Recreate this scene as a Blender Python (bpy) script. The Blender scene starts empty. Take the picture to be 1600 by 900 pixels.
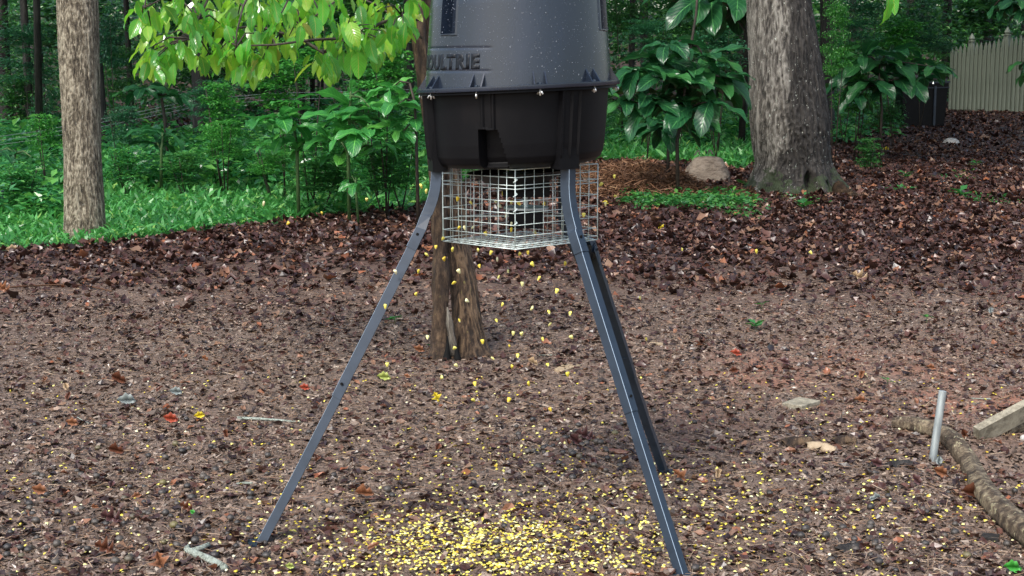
import bpy, math, random
import numpy as np
from mathutils import Vector, Matrix
PI = math.pi
R = random.Random(7)
rng = np.random.default_rng(11)
scene = bpy.context.scene

# ------------------------------------------------------------------ camera
F = 2300.0; PITCH = math.radians(8.4); CAMZ = 1.5
cam_d = bpy.data.cameras.new('camera'); cam = bpy.data.objects.new('camera', cam_d)
scene.collection.objects.link(cam); scene.camera = cam
cam.location = (0, 0, CAMZ); cam.rotation_euler = (PI/2-PITCH, 0, 0)
cam_d.sensor_width = 36; cam_d.lens = 36*F/1600; cam_d.clip_start = 0.05; cam_d.clip_end = 3000
# ------------------------------------------------------------------ world, sun, exposure
world = bpy.data.worlds.new('World'); scene.world = world; world.use_nodes = True
wn = world.node_tree; wn.nodes.clear()
sky = wn.nodes.new('ShaderNodeTexSky'); sky.sky_type = 'NISHITA'; sky.sun_disc = False
SUN_EL = math.radians(52); SUN_AZ = math.radians(-150)      # azimuth from +Y, clockwise
sky.sun_elevation = SUN_EL; sky.sun_rotation = SUN_AZ; sky.dust_density = 3.0; sky.air_density = 1.2
hs = wn.nodes.new('ShaderNodeHueSaturation'); hs.inputs['Saturation'].default_value = 0.88
bg = wn.nodes.new('ShaderNodeBackground'); bg.inputs['Strength'].default_value = 0.13
wo = wn.nodes.new('ShaderNodeOutputWorld')
wn.links.new(sky.outputs[0], hs.inputs['Color']); wn.links.new(hs.outputs[0], bg.inputs[0]); wn.links.new(bg.outputs[0], wo.inputs[0])
sd = bpy.data.lights.new('sun', 'SUN'); sd.energy = 1.6; sd.angle = math.radians(14); sd.color = (1, .97, .92)
sun = bpy.data.objects.new('sun', sd); scene.collection.objects.link(sun)
sdir = Vector((math.sin(SUN_AZ)*math.cos(SUN_EL), math.cos(SUN_AZ)*math.cos(SUN_EL), math.sin(SUN_EL)))
sun.rotation_euler = sdir.to_track_quat('Z', 'Y').to_euler(); sun.location = sdir*30
vs = scene.view_settings; vs.view_transform = 'Standard'; vs.look = 'None'; vs.gamma = 1; vs.exposure = 1.0
vs.use_curve_mapping = False
scene.cycles.max_bounces = 6; scene.cycles.diffuse_bounces = 3; scene.cycles.glossy_bounces = 2
scene.cycles.transmission_bounces = 3; scene.cycles.transparent_max_bounces = 4; scene.cycles.caustics_reflective = False

# ------------------------------------------------------------------ pixel -> place
cp, sp = math.cos(PITCH), math.sin(PITCH)
def ray(px, py):
    u = (px-800)/F; v = (450-py)/F
    return Vector((u, cp+v*sp, -sp+v*cp))
def at(px, py, Y):
    d = ray(px, py); t = Y/d.y
    return Vector((d.x*t, Y, CAMZ+d.z*t))
# value noise
_lat = rng.random((256, 256))
def vnoise(x, y, s=0):
    x = np.asarray(x, float)+s*17.31; y = np.asarray(y, float)+s*9.73
    xi = np.floor(x).astype(int); yi = np.floor(y).astype(int); fx = x-xi; fy = y-yi
    fx = fx*fx*(3-2*fx); fy = fy*fy*(3-2*fy)
    a = _lat[xi % 256, yi % 256]; b = _lat[(xi+1) % 256, yi % 256]; c = _lat[xi % 256, (yi+1) % 256]; d = _lat[(xi+1) % 256, (yi+1) % 256]
    return (a*(1-fx)+b*fx)*(1-fy)+(c*(1-fx)+d*fx)*fy
def fbm(x, y, o=4, s=0):
    r = 0; a = .5; f = 1
    for i in range(o): r = r+a*(vnoise(np.asarray(x)*f, np.asarray(y)*f, s+i)-.5)*2; a *= .5; f *= 2.03
    return r
def ground_z(x, y):
    x = np.asarray(x, float); y = np.asarray(y, float)
    z = .035*fbm(x*.55, y*.55, 3, 3)*np.clip((y-5)/4, .25, 1)
    z = z+.012*fbm(x*4, y*4, 3, 5)*np.clip((14-y)/8, 0, 1)
    a_ = np.clip((y-24)/15, 0, 1); b_ = np.clip((x-1)/6, 0, 1); z = z+.42*a_*a_*(3-2*a_)*b_*b_*(3-2*b_)
    h = np.clip(y-44, 0, 70)
    z = z+h*.085*(h/(h+8))
    hol = np.exp(-(((x-1.93)/.30)**2+((y-5.60)/.16)**2)); z = z-.10*hol            # hollow scratched under the board
    return z
def gz(x, y): return float(ground_z(x, y))
def gp(px, py, up=0.0):
    d = ray(px, py); z = 0.0
    for i in range(12):
        t = (CAMZ-z-up)/max(-d.z, 1e-4); t = min(t, 400); z = gz(d.x*t, d.y*t)
    return Vector((d.x*t, d.y*t, z+up))
def topx(x, y, z):
    y = np.asarray(y, float); dz = np.asarray(z)-CAMZ
    dep = y*cp-dz*sp; v = y*sp+dz*cp
    return 800+F*np.asarray(x)/dep, 450-F*v/dep

# ------------------------------------------------------------------ materials
MATS = {}
DARKX = at(1232, 200, 17.8).x
class NT:
    def __init__(s, name):
        s.m = bpy.data.materials.new(name); s.m.use_nodes = True; s.t = s.m.node_tree; s.t.nodes.clear()
        s.out = s.n('ShaderNodeOutputMaterial')
    def n(s, t, **k):
        nd = s.t.nodes.new(t)
        for a, b in k.items():
            if a.startswith('_'): setattr(nd, a[1:], b)
            else: nd.inputs[a.replace('__', ' ')].default_value = b
        return nd
    def l(s, a, b): s.t.links.new(a, b)
    def ramp(s, fac, cols, mode='LINEAR'):
        r = s.n('ShaderNodeValToRGB'); e = r.color_ramp; e.interpolation = mode
        while len(e.elements) < len(cols): e.elements.new(.5)
        for i, (p, c) in enumerate(cols):
            e.elements[i].position = p; e.elements[i].color = (*c[:3], 1)
        s.l(fac, r.inputs[0]); return r.outputs[0]
    def noise(s, vec, scale, detail=4, rough=.6):
        n = s.n('ShaderNodeTexNoise', Scale=scale, Detail=detail, Roughness=rough); s.l(vec, n.inputs['Vector']); return n.outputs['Fac']
    def coord(s, sc=(1, 1, 1), which='Object'):
        c = s.n('ShaderNodeTexCoord'); m = s.n('ShaderNodeMapping'); m.inputs['Scale'].default_value = sc
        s.l(c.outputs[which], m.inputs[0]); return m.outputs[0]
    def mix(s, f, a, b, bt='MIX'):
        m = s.n('ShaderNodeMix'); m.data_type = 'RGBA'; m.blend_type = bt
        for sock, v in ((m.inputs[0], f), (m.inputs[6], a), (m.inputs[7], b)):
            if isinstance(v, (int, float)): sock.default_value = v
            elif isinstance(v, tuple): sock.default_value = (*v[:3], 1)
            else: s.l(v, sock)
        return m.outputs[2]
    def math(s, op, a, b=0.0):
        m = s.n('ShaderNodeMath'); m.operation = op
        for sock, v in ((m.inputs[0], a), (m.inputs[1], b)):
            if isinstance(v, (int, float)): sock.default_value = v
            else: s.l(v, sock)
        return m.outputs[0]
    def rnd(s):
        a = s.n('ShaderNodeAttribute'); a.attribute_name = 'rnd'; o = s.n('ShaderNodeObjectInfo')
        return s.math('FRACT', s.math('ADD', a.outputs['Fac'], o.outputs['Random']))
    def bsdf(s, col, rough=.5, spec=.5, bump=None, bstr=.3, bdist=.01, metal=0, coat=0):
        b = s.n('ShaderNodeBsdfPrincipled', Roughness=rough if isinstance(rough, (int, float)) else .5, Metallic=metal)
        b.inputs['Specular IOR Level'].default_value = spec; b.inputs['Coat Weight'].default_value = coat
        if not isinstance(rough, (int, float)): s.l(rough, b.inputs['Roughness'])
        if isinstance(col, tuple): b.inputs['Base Color'].default_value = (*col[:3], 1)
        else: s.l(col, b.inputs['Base Color'])
        if bump is not None:
            bm = s.n('ShaderNodeBump', Strength=bstr, Distance=bdist); s.l(bump, bm.inputs['Height']); s.l(bm.outputs[0], b.inputs['Normal'])
        return b
    def done(s, b):
        s.l(b.outputs[0], s.out.inputs[0]); MATS[s.m.name] = s.m; return s.m

def leaf_mat(name, cols, rough=.35, trans=.25, veins=False, spec=.6):
    t = NT(name); r = t.rnd(); c = t.ramp(r, cols)
    n = t.noise(t.coord((1, 1, 1)), 9, 3); c = t.mix(t.math('MULTIPLY', n, .45), c, tuple(x*.55 for x in cols[0][1]))
    bump = None
    if veins:
        uv = t.n('ShaderNodeTexCoord').outputs['UV']; sx = t.n('ShaderNodeSeparateXYZ'); t.l(uv, sx.inputs[0])
        ax = t.math('ABSOLUTE', t.math('SUBTRACT', sx.outputs[0], .5))
        v = t.math('ADD', t.math('MULTIPLY', sx.outputs[1], 9.0), t.math('MULTIPLY', ax, -5.0))
        v = t.math('ABSOLUTE', t.math('SUBTRACT', t.math('FRACT', v), .5))
        mid = t.math('LESS_THAN', ax, .022)
        c = t.mix(t.math('MULTIPLY', t.math('LESS_THAN', v, .07), .25), c, tuple(min(1, x*1.9+.02) for x in cols[-1][1]))
        c = t.mix(t.math('MULTIPLY', mid, .6), c, tuple(min(1, x*2.0+.03) for x in cols[-1][1]))
        bump = v
    b = t.bsdf(c, rough, spec, bump, .5, .006)
    tr = t.n('ShaderNodeBsdfTranslucent'); t.l(t.mix(.4, c, (cols[-2][1][0]*1.1, cols[-2][1][1]*1.4, cols[-2][1][2]*.8)), tr.inputs[0])
    mx = t.n('ShaderNodeMixShader', Fac=trans); t.l(b.outputs[0], mx.inputs[1]); t.l(tr.outputs[0], mx.inputs[2])
    return t.done(mx)
leaf_mat('dogwood_leaf', [(0, (.035, .24, .03)), (.35, (.07, .42, .04)), (.75, (.15, .60, .05)), (.95, (.36, .66, .05)), (1, (.30, .24, .04))], .2, .45, True, .9)
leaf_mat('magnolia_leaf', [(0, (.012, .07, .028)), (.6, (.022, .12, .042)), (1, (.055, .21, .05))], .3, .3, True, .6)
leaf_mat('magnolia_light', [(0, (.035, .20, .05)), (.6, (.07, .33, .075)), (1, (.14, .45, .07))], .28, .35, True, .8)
leaf_mat('shrub_green', [(0, (.03, .16, .032)), (.5, (.07, .32, .06)), (1, (.16, .50, .07))], .32, .35)
leaf_mat('shrub_blue', [(0, (.016, .08, .042)), (.6, (.035, .16, .075)), (1, (.07, .26, .10))], .28, .3, spec=.9)
leaf_mat('wood_leaf', [(0, (.018, .08, .028)), (.6, (.05, .19, .052)), (1, (.14, .38, .065))], .32, .35)
leaf_mat('canopy_leaf', [(0, (.02, .07, .015)), (1, (.05, .16, .03))], .4, .25)
leaf_mat('grass_blade', [(0, (.035, .18, .045)), (.5, (.085, .36, .085)), (.9, (.17, .52, .13)), (1, (.34, .58, .11))], .36, .35)
leaf_mat('weed_leaf', [(0, (.03, .15, .04)), (.6, (.06, .24, .06)), (1, (.12, .32, .05))], .35, .3)
leaf_mat('herb_leaf', [(0, (.03, .17, .06)), (.6, (.08, .34, .09)), (1, (.20, .52, .09))], .25, .3, spec=.9)

def litter_mat(name, cols, rough=.42, spec=.5):
    t = NT(name); c = t.ramp(t.rnd(), cols, 'LINEAR'); n = t.noise(t.coord(), 60, 3)
    c = t.mix(t.math('MULTIPLY', n, .5), c, tuple(x*.4 for x in cols[0][1]))
    return t.done(t.bsdf(c, rough, spec, n, .3, .003))
litter_mat('leaf_litter', [(0, (.020, .010, .008)), (.3, (.038, .015, .012)), (.6, (.080, .034, .026)), (.84, (.155, .072, .050)), (.95, (.29, .175, .11)), (1, (.34, .11, .045))], .33, .5)
litter_mat('mulch', [(0, (.033, .020, .014)), (.25, (.10, .063, .045)), (.55, (.22, .148, .105)), (.8, (.38, .275, .20)), (.95, (.50, .39, .29)), (1, (.34, .14, .07))], .38, .9)
litter_mat('needle', [(0, (.09, .048, .03)), (.5, (.24, .135, .08)), (.85, (.42, .28, .17)), (1, (.60, .47, .32))], .5)
litter_mat('straw', [(0, (.06, .027, .014)), (.5, (.15, .07, .034)), (.85, (.25, .125, .065)), (1, (.36, .22, .12))], .6, .3)
litter_mat('crumb', [(0, (.035, .024, .018)), (.5, (.13, .088, .062)), (.85, (.24, .165, .12)), (1, (.42, .34, .27))], .5, .6)
litter_mat('nut_shell', [(0, (.028, .024, .022)), (.6, (.065, .055, .047)), (.9, (.11, .09, .07)), (1, (.20, .17, .06))], .38, .6)
t = NT('corn_tip'); t.done(t.bsdf((.80, .76, .60), .5, .4))
t = NT('corn'); t.done(t.bsdf(t.ramp(t.rnd(), [(0, (.62, .42, .04)), (.2, (.74, .60, .06)), (.6, (.80, .72, .14)), (.85, (.84, .80, .34)), (1, (.84, .82, .60))]), .33, .6))

# ground
t = NT('soil'); co = t.coord()
n1 = t.noise(co, 45, 6, .7); n2 = t.noise(co, 1.1, 3); n3 = t.noise(co, 160, 3)
near = t.ramp(n1, [(.25, (.055, .038, .030)), (.5, (.155, .108, .083)), (.68, (.27, .195, .15)), (.85, (.38, .29, .23))])
near = t.mix(t.math('MULTIPLY', t.math('GREATER_THAN', n3, .66), .5), near, (.22, .18, .15))
a = t.n('ShaderNodeAttribute'); a.attribute_name = 'clay'
near = t.mix(a.outputs['Fac'], near, t.ramp(n1, [(.3, (.20, .080, .048)), (.7, (.42, .20, .13))]))
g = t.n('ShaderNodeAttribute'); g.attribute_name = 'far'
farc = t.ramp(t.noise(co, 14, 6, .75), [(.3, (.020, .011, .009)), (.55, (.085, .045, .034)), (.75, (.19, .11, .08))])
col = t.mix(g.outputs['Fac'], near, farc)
gr = t.n('ShaderNodeAttribute'); gr.attribute_name = 'turf'
col = t.mix(gr.outputs['Fac'], col, (.016, .07, .022))
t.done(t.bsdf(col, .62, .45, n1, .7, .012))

def bark_mat(name, dark, mid, light, fine=26, zs=.16, lich=None, thr=.62, moss=None, mossz=.6, bump=.8, darkx=None):
    t = NT(name); c0 = t.coord((1, 1, zs)); n = t.noise(c0, fine, 8, .78); big = t.noise(t.coord(), 3.2, 5)
    wv = t.noise(t.coord((1, 1, zs*.6)), fine*.45, 5, .7)
    h = t.math('ADD', t.math('MULTIPLY', n, .62), t.math('MULTIPLY', wv, .38))
    fl_ = t.n('ShaderNodeAttribute'); fl_.attribute_name = 'flake'
    h = t.math('ADD', h, t.math('MULTIPLY', fl_.outputs['Fac'], .09))
    col = t.ramp(h, [(.40, dark), (.485, mid), (.60, light)])
    col = t.mix(t.math('MULTIPLY', t.math('SUBTRACT', big, .25), .55), col, mid)
    if darkx is not None:
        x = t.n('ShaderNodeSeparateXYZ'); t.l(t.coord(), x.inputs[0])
        f = t.math('MULTIPLY', t.math('ADD', t.math('ADD', t.math('SUBTRACT', x.outputs[0], darkx), t.math('MULTIPLY', t.math('MAXIMUM', t.math('SUBTRACT', .55, x.outputs[2]), 0.0), .55)), t.math('MULTIPLY', t.math('SUBTRACT', t.noise(t.coord((1, 1, .4)), 6, 5), .5), .28)), 14.0)
        m = t.n('ShaderNodeClamp'); t.l(f, m.inputs[0]); col = t.mix(m.outputs[0], col, t.mix(1.0, col, (.19, .18, .18), 'MULTIPLY'))  # bark multiplied darker to the right and towards the foot
    if lich:
        ln = t.noise(t.coord((1, 1, .4)), fine*1.7, 5, .7)
        f = t.math('MULTIPLY', t.math('GREATER_THAN', ln, thr), t.math('GREATER_THAN', t.noise(t.coord(), 3.1, 3), .42))
        col = t.mix(t.math('MULTIPLY', f, .85), col, lich)
    if moss:
        z = t.n('ShaderNodeSeparateXYZ'); t.l(t.coord(), z.inputs[0])
        f = t.math('MULTIPLY', t.math('LESS_THAN', t.math('ADD', z.outputs[2], t.math('MULTIPLY', t.noise(t.coord(), 4, 4), .9)), mossz), t.math('GREATER_THAN', t.noise(t.coord(), 9, 5), .45))
        col = t.mix(t.math('MULTIPLY', f, .75), col, moss)
    return t.done(t.bsdf(col, .62, .4, h, bump, .05))
bark_mat('bark_pale', (.030, .022, .016), (.16, .13, .088), (.50, .44, .33), 44, .5, (.50, .50, .42), .66)
bark_mat('bark_oak', (.018, .016, .014), (.11, .098, .082), (.33, .31, .27), 24, .28, (.62, .66, .58), .65, (.035, .055, .02), .65, 1.0, DARKX)
bark_mat('bark_brown', (.010, .006, .004), (.055, .033, .020), (.20, .13, .075), 34, .35, (.22, .19, .06), .66)
bark_mat('bark_dark', (.006, .005, .005), (.022, .019, .017), (.06, .054, .048), 12, .2)
bark_mat('bark_log', (.012, .009, .006), (.11, .078, .052), (.42, .34, .22), 26, .6, (.50, .45, .28), .60)
bark_mat('twig_lichen', (.08, .085, .07), (.38, .43, .36), (.62, .70, .62), 60, 1)
bark_mat('twig_brown', (.03, .02, .014), (.10, .065, .045), (.22, .15, .10), 60, 1)
bark_mat('weathered_wood', (.16, .14, .10), (.30, .27, .20), (.44, .40, .30), 30, 1.0, bump=.4)
bark_mat('bare_wood', (.05, .04, .03), (.20, .17, .135), (.46, .43, .36), 60, .15)
bark_mat('fence_wood', (.09, .11, .085), (.16, .185, .145), (.23, .26, .215), 14, .06, bump=.2)
bark_mat('green_stem', (.02, .05, .015), (.05, .10, .03), (.09, .16, .05), 30, .5, bump=.2)
bark_mat('dark_stem', (.010, .008, .006), (.03, .022, .016), (.07, .055, .04), 30, .3, bump=.3)
bark_mat('burlap', (.10, .075, .055), (.24, .19, .145), (.37, .31, .25), 16, 2.5, bump=1.0)
t = NT('black_plastic'); n = t.noise(t.coord((1, 1, .35)), 7, 4); f = t.noise(t.coord(), 220, 2)
t.done(t.bsdf(t.ramp(n, [(.3, (.007, .012, .023)), (.7, (.015, .024, .043))]), t.ramp(n, [(.3, (.18,)*3), (.7, (.32,)*3)]), .75, f, .10, .002))
t = NT('black_matte'); n = t.noise(t.coord((1, 1, .5)), 9, 5)
t.done(t.bsdf(t.ramp(n, [(.3, (.003, .003, .004)), (.6, (.005, .005, .006)), (.85, (.012, .010, .010))]), .5, .16, t.noise(t.coord(), 180, 2), .12, .002))
t = NT('letter_plastic'); t.done(t.bsdf((.004, .006, .010), .45, .35))
t = NT('leg_steel'); n = t.noise(t.coord((1, 1, 1)), 14, 5)
t.done(t.bsdf(t.ramp(n, [(.3, (.013, .023, .038)), (.7, (.024, .039, .062))]), .42, .45, t.noise(t.coord(), 260, 2), .12, .001))
t = NT('ridge_highlight'); t.done(t.bsdf((.30, .38, .46), .3, .8, metal=.3))  # highlight along the leg ridge, painted in as a paler colour
t = NT('galvanised'); n = t.noise(t.coord(), 60, 3)
t.done(t.bsdf(t.ramp(n, [(.3, (.46, .56, .54)), (.7, (.70, .80, .77))]), .3, .9, metal=.15))
t = NT('zinc_pipe'); n = t.noise(t.coord((1, 1, .2)), 40, 4)
t.done(t.bsdf(t.ramp(n, [(.3, (.33, .37, .38)), (.7, (.60, .66, .66))]), .34, .5, metal=.55))
t = NT('bolt_steel'); t.done(t.bsdf((.75, .76, .74), .25, .5, metal=.7))
t = NT('hole_black'); t.done(t.bsdf((.006, .006, .006), .8, .2))
t = NT('water_drop'); b = t.bsdf((.38, .42, .48), .08, 1.0); b.inputs['Transmission Weight'].default_value = .5; t.done(b)
t = NT('print_ink'); t.done(t.bsdf((.10, .085, .08), .8, .2))
t = NT('pale_stone'); n = t.noise(t.coord(), 30, 4); t.done(t.bsdf(t.ramp(n, [(.3, (.30, .29, .27)), (.7, (.6, .58, .54))]), .6))
def flat_leaf(name, a, b, rough=.3):
    t = NT(name); n = t.noise(t.coord(), 45, 4); t.done(t.bsdf(t.ramp(n, [(.3, a), (.7, b)]), rough, .7, n, .25, .003))
flat_leaf('leaf_red', (.30, .045, .025), (.44, .10, .05)); flat_leaf('leaf_orange', (.20, .075, .035), (.33, .15, .075))
flat_leaf('leaf_yellow', (.60, .45, .02), (.72, .58, .05)); flat_leaf('leaf_lime', (.32, .38, .08), (.48, .52, .16))
flat_leaf('leaf_brown', (.09, .03, .017), (.19, .075, .04)); flat_leaf('leaf_tan', (.34, .22, .12), (.48, .35, .21), .5)
flat_leaf('leaf_grey', (.16, .18, .17), (.30, .34, .32), .4); flat_leaf('leaf_purple', (.07, .03, .03), (.13, .06, .055))
flat_leaf('leaf_bright', (.05, .30, .04), (.09, .42, .07))
flat_leaf('chip_wood', (.30, .22, .13), (.44, .34, .22), .6)

# ------------------------------------------------------------------ object helpers
COL = scene.collection
def tag(o, label=None, cat=None, group=None, kind=None):
    if label: o['label'] = label
    if cat: o['category'] = cat
    if group: o['group'] = group
    if kind: o['kind'] = kind
    return o
def thing(name, label, cat, loc=(0, 0, 0), group=None):
    o = bpy.data.objects.new(name, None); COL.objects.link(o); o.location = loc; o.empty_display_size = .1
    o['_org'] = list(loc); del o['_org']
    return tag(o, label, cat, group)
def mesh(V, Fc, smooth=False, uv=None, rnd=None, name='m'):
    """V (n,3); Fc: array (m,k) or list of such arrays"""
    me = bpy.data.meshes.new(name); V = np.asarray(V, np.float32)
    Fs = Fc if isinstance(Fc, list) else [Fc]
    Fs = [np.asarray(f, np.int32) for f in Fs if len(f)]
    ks = np.concatenate([np.full(len(f), f.shape[1], np.int32) for f in Fs]); idx = np.concatenate([f.ravel() for f in Fs])
    me.vertices.add(len(V)); me.vertices.foreach_set('co', V.ravel())
    me.loops.add(len(idx)); me.loops.foreach_set('vertex_index', idx)
    me.polygons.add(len(ks)); st = np.concatenate([[0], np.cumsum(ks)[:-1]]).astype(np.int32)
    me.polygons.foreach_set('loop_start', st)
    try: me.polygons.foreach_set('loop_total', ks)
    except Exception: pass
    me.polygons.foreach_set('use_smooth', np.full(len(ks), bool(smooth)))
    if uv is not None:
        u = me.uv_layers.new(name='UVMap'); u.data.foreach_set('uv', np.asarray(uv, np.float32)[idx].ravel())
    if rnd is not None:
        at_ = me.attributes.new('rnd', 'FLOAT', 'POINT'); at_.data.foreach_set('value', np.asarray(rnd, np.float32))
    me.update(calc_edges=True); return me
def obj(name, me, mat=None, parent=None, pinv=None, loc=None):
    o = bpy.data.objects.new(name, me); COL.objects.link(o)
    if mat and not me.materials: me.materials.append(MATS[mat])
    if parent is not None:
        o.parent = parent
        if parent.type == 'EMPTY': o.matrix_parent_inverse = Matrix.Translation(-Vector(parent.location))
    if loc is not None: o.location = loc
    return o
class MB:
    """collects pieces with quads / triangles into one mesh"""
    def __init__(s): s.V = []; s.q = []; s.t = []; s.n = 0
    def add(s, V, q=(), t=()):
        V = np.asarray(V, float).reshape(-1, 3); s.V.append(V)
        if len(q): s.q.append(np.asarray(q, int)+s.n)
        if len(t): s.t.append(np.asarray(t, int)+s.n)
        s.n += len(V)
    def box(s, c, size, M=None):
        x, y, z = [d/2 for d in size]
        V = np.array([[-x, -y, -z], [x, -y, -z], [x, y, -z], [-x, y, -z], [-x, -y, z], [x, -y, z], [x, y, z], [-x, y, z]])
        if M is not None: V = V @ np.array(M).T
        s.add(V+np.array(c), [[0, 3, 2, 1], [4, 5, 6, 7], [0, 1, 5, 4], [1, 2, 6, 5], [2, 3, 7, 6], [3, 0, 4, 7]])
    def cells(s, a, b, w, h, upv=(0, 0, 1)):
        """bar from a to b with width w, height h"""
        a = Vector(a); b = Vector(b); d = b-a; L = d.length; d.normalize(); u = Vector(upv)
        x = d.cross(u).normalized(); z = x.cross(d)
        M = np.array([x, d, z]).T; s.box((a+b)/2, (w, L, h), M)
    def tube(s, pts, rad, seg=8, cap=True, fn=None, flat=None):
        P = np.array([list(p) for p in pts], float); n = len(P)
        rad = np.full(n, rad) if np.isscalar(rad) else np.array(rad, float)
        T = np.gradient(P, axis=0); T /= np.linalg.norm(T, axis=1)[:, None]
        up = np.array([0, 1, 0]) if abs(T[0][1]) < .9 else np.array([1, 0, 0])
        A = np.cross(T[0], up); A /= np.linalg.norm(A); rings = []
        ang = np.linspace(0, 2*PI, seg, endpoint=False)
        for i in range(n):
            A = A-T[i]*A.dot(T[i]); A /= np.linalg.norm(A); B = np.cross(T[i], A)
            r = rad[i]*np.ones(seg)
            if fn is not None: r = r*fn(ang, i/(n-1), P[i])
            rings.append(P[i]+np.outer(r*np.cos(ang), A)+np.outer(r*np.sin(ang), B)*(flat or 1))
        V = np.concatenate(rings); i0 = np.arange(n-1)[:, None]*seg; j = np.arange(seg)[None, :]; j2 = (j+1) % seg
        q = np.stack([i0+j, i0+j2, i0+seg+j2, i0+seg+j], -1).reshape(-1, 4)
        tr = []
        if cap:
            V = np.concatenate([V, [P[0]], [P[-1]]]); c0 = n*seg; c1 = c0+1
            k = np.arange(seg); k2 = (k+1) % seg
            tr = np.concatenate([np.stack([k2, k, np.full(seg, c0)], -1), np.stack([(n-1)*seg+k, (n-1)*seg+k2, np.full(seg, c1)], -1)])
        s.add(V, q, tr)
    def build(s, name, mat, parent=None, smooth=False):
        fs = []
        if s.q: fs.append(np.concatenate(s.q))
        if s.t: fs.append(np.concatenate(s.t))
        return obj(name, mesh(np.concatenate(s.V), fs, smooth, name=name), mat, parent)
def rot_from(az, el, roll):
    """rotation matrices (n,3,3): local +Y points to azimuth az (from +Y clockwise... x=sin), elevation el, rolled about itself"""
    ca, sa, ce, se, cr, sr = np.cos(az), np.sin(az), np.cos(el), np.sin(el), np.cos(roll), np.sin(roll)
    y = np.stack([sa*ce, ca*ce, se], -1); x0 = np.stack([ca, -sa, np.zeros_like(ca)], -1); z0 = np.cross(x0, y)
    x = x0*cr[:, None]+z0*sr[:, None]; z = -x0*sr[:, None]+z0*cr[:, None]
    return np.stack([x, y, z], -1)
def scatter(tv, tf, P, M, S, uv=None, rnd=None, name='m', smooth=False):
    tv = np.asarray(tv, float); tf = np.asarray(tf, int); n = len(P); k = len(tv)
    S = np.asarray(S, float); S = S[:, None]*np.ones(3) if S.ndim == 1 else S
    V = np.einsum('nij,nkj->nki', M, tv[None]*S[:, None, :])+P[:, None, :]
    Fc = (tf[None]+(np.arange(n)*k)[:, None, None]).reshape(-1, tf.shape[1])
    r = np.repeat(rng.random(n) if rnd is None else rnd, k)
    return mesh(V.reshape(-1, 3), Fc, smooth, None if uv is None else np.tile(uv, (n, 1)), r, name)
# leaf templates (length 1 along +Y, base at origin)
LEAF2 = ([(0, 0, 0), (.30, .45, .06), (0, 1, -.08), (-.30, .45, .06), (0, .45, -.03)], [(0, 1, 4), (1, 2, 4), (2, 3, 4), (3, 0, 4)])
LEAF1 = ([(0, 0, 0), (.28, .5, .05), (0, 1, -.05), (-.28, .5, .05)], [(0, 1, 2, 3)])
BLADE = ([(-.09, 0, 0), (.09, 0, 0), (.10, .5, .06), (0, 1, -.10), (-.10, .5, .06)], [(0, 1, 2), (0, 2, 4), (4, 2, 3)])
CURL = ([(-.35, -.45, .10), (.30, -.5, .0), (.5, .0, .22), (.25, .5, .03), (-.3, .45, .18), (-.5, 0, .02), (0, 0, -.04)], [(0, 1, 6), (1, 2, 6), (2, 3, 6), (3, 4, 6), (4, 5, 6), (5, 0, 6)])
def big_leaf(wid, obov=.0, droop=.35, wave=.03, nu=5, nv=9, fold=.25, name='leaf'):
    V = []; UV = []
    for j in range(nv):
        v = j/(nv-1); w = wid*.5*(math.sin(PI*min(1, v**(1+obov)*.98+.02))**.8)+.004
        if j == nv-1: w = .003
        a = droop*v*1.6
        yc = sum(math.cos(droop*1.6*k/(nv-1)) for k in range(j))/(nv-1); zc = -sum(math.sin(droop*1.6*k/(nv-1)) for k in range(j))/(nv-1)
        for i in range(nu):
            u = i/(nu-1)*2-1
            z = fold*abs(u)*w+wave*math.sin(v*15+u*2)*abs(u)
            V.append((u*w, yc+z*math.sin(a)*.5, zc+z)); UV.append((i/(nu-1), v))
    q = [(j*nu+i, j*nu+i+1, (j+1)*nu+i+1, (j+1)*nu+i) for j in range(nv-1) for i in range(nu-1)]
    return mesh(V, np.array(q), True, np.array(UV), name=name)

# ------------------------------------------------------------------ GROUND
def spaced(parts):
    out = []
    for a, b, st in parts: out += list(np.arange(a, b, st))
    return np.array(out)
gx = spaced([(.0, 3.2, .029), (3.2, 8, .08), (8, 30, .5), (30, 100, 4), (100, 700, 60)]); gx = np.concatenate([-gx[::-1][:-1], gx])
gy = spaced([(-300, -30, 50), (-30, 2.6, 1.5), (2.6, 9, .029), (9, 14, .06), (14, 30, .2), (30, 120, 1), (120, 900, 40)])
GX, GY = np.meshgrid(gx, gy); GZ = ground_z(GX, GY)
finem = (np.abs(GX) < 3.3) & (GY > 2.5) & (GY < 10)
GZ = GZ+np.where(finem, .0045*fbm(GX*24, GY*24, 3, 9)+.0035*fbm(GX*9, GY*9, 2, 12), 0)
nx, ny = len(gx), len(gy); ii = np.arange(ny-1)[:, None]*nx+np.arange(nx-1)[None]
V = np.stack([GX, GY, GZ], -1).reshape(-1, 3)
gm = mesh(V, np.stack([ii, ii+1, ii+nx+1, ii+nx], -1).reshape(-1, 4), True, name='ground')
def turf_mask(x, y):
    px, py = topx(x, y, 0*np.asarray(x)); n = fbm(np.asarray(x)*1.1, np.asarray(y)*.5, 3, 21)*7
    edge = np.interp(px, [-900, 0, 170, 400, 560, 655, 700, 760, 940, 1060, 1160, 1290, 1400, 1520, 1800], [520, 391, 378, 349, 337, 322, 290, 262, 250, 252, 262, 215, 192, 179, 165])
    top = np.interp(px, [0, 600, 900, 1000, 2000], [212, 212, 195, 180, 168])
    return (py+n < edge) & (py+n*.4 > top)
clay = np.zeros(len(V))
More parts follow.
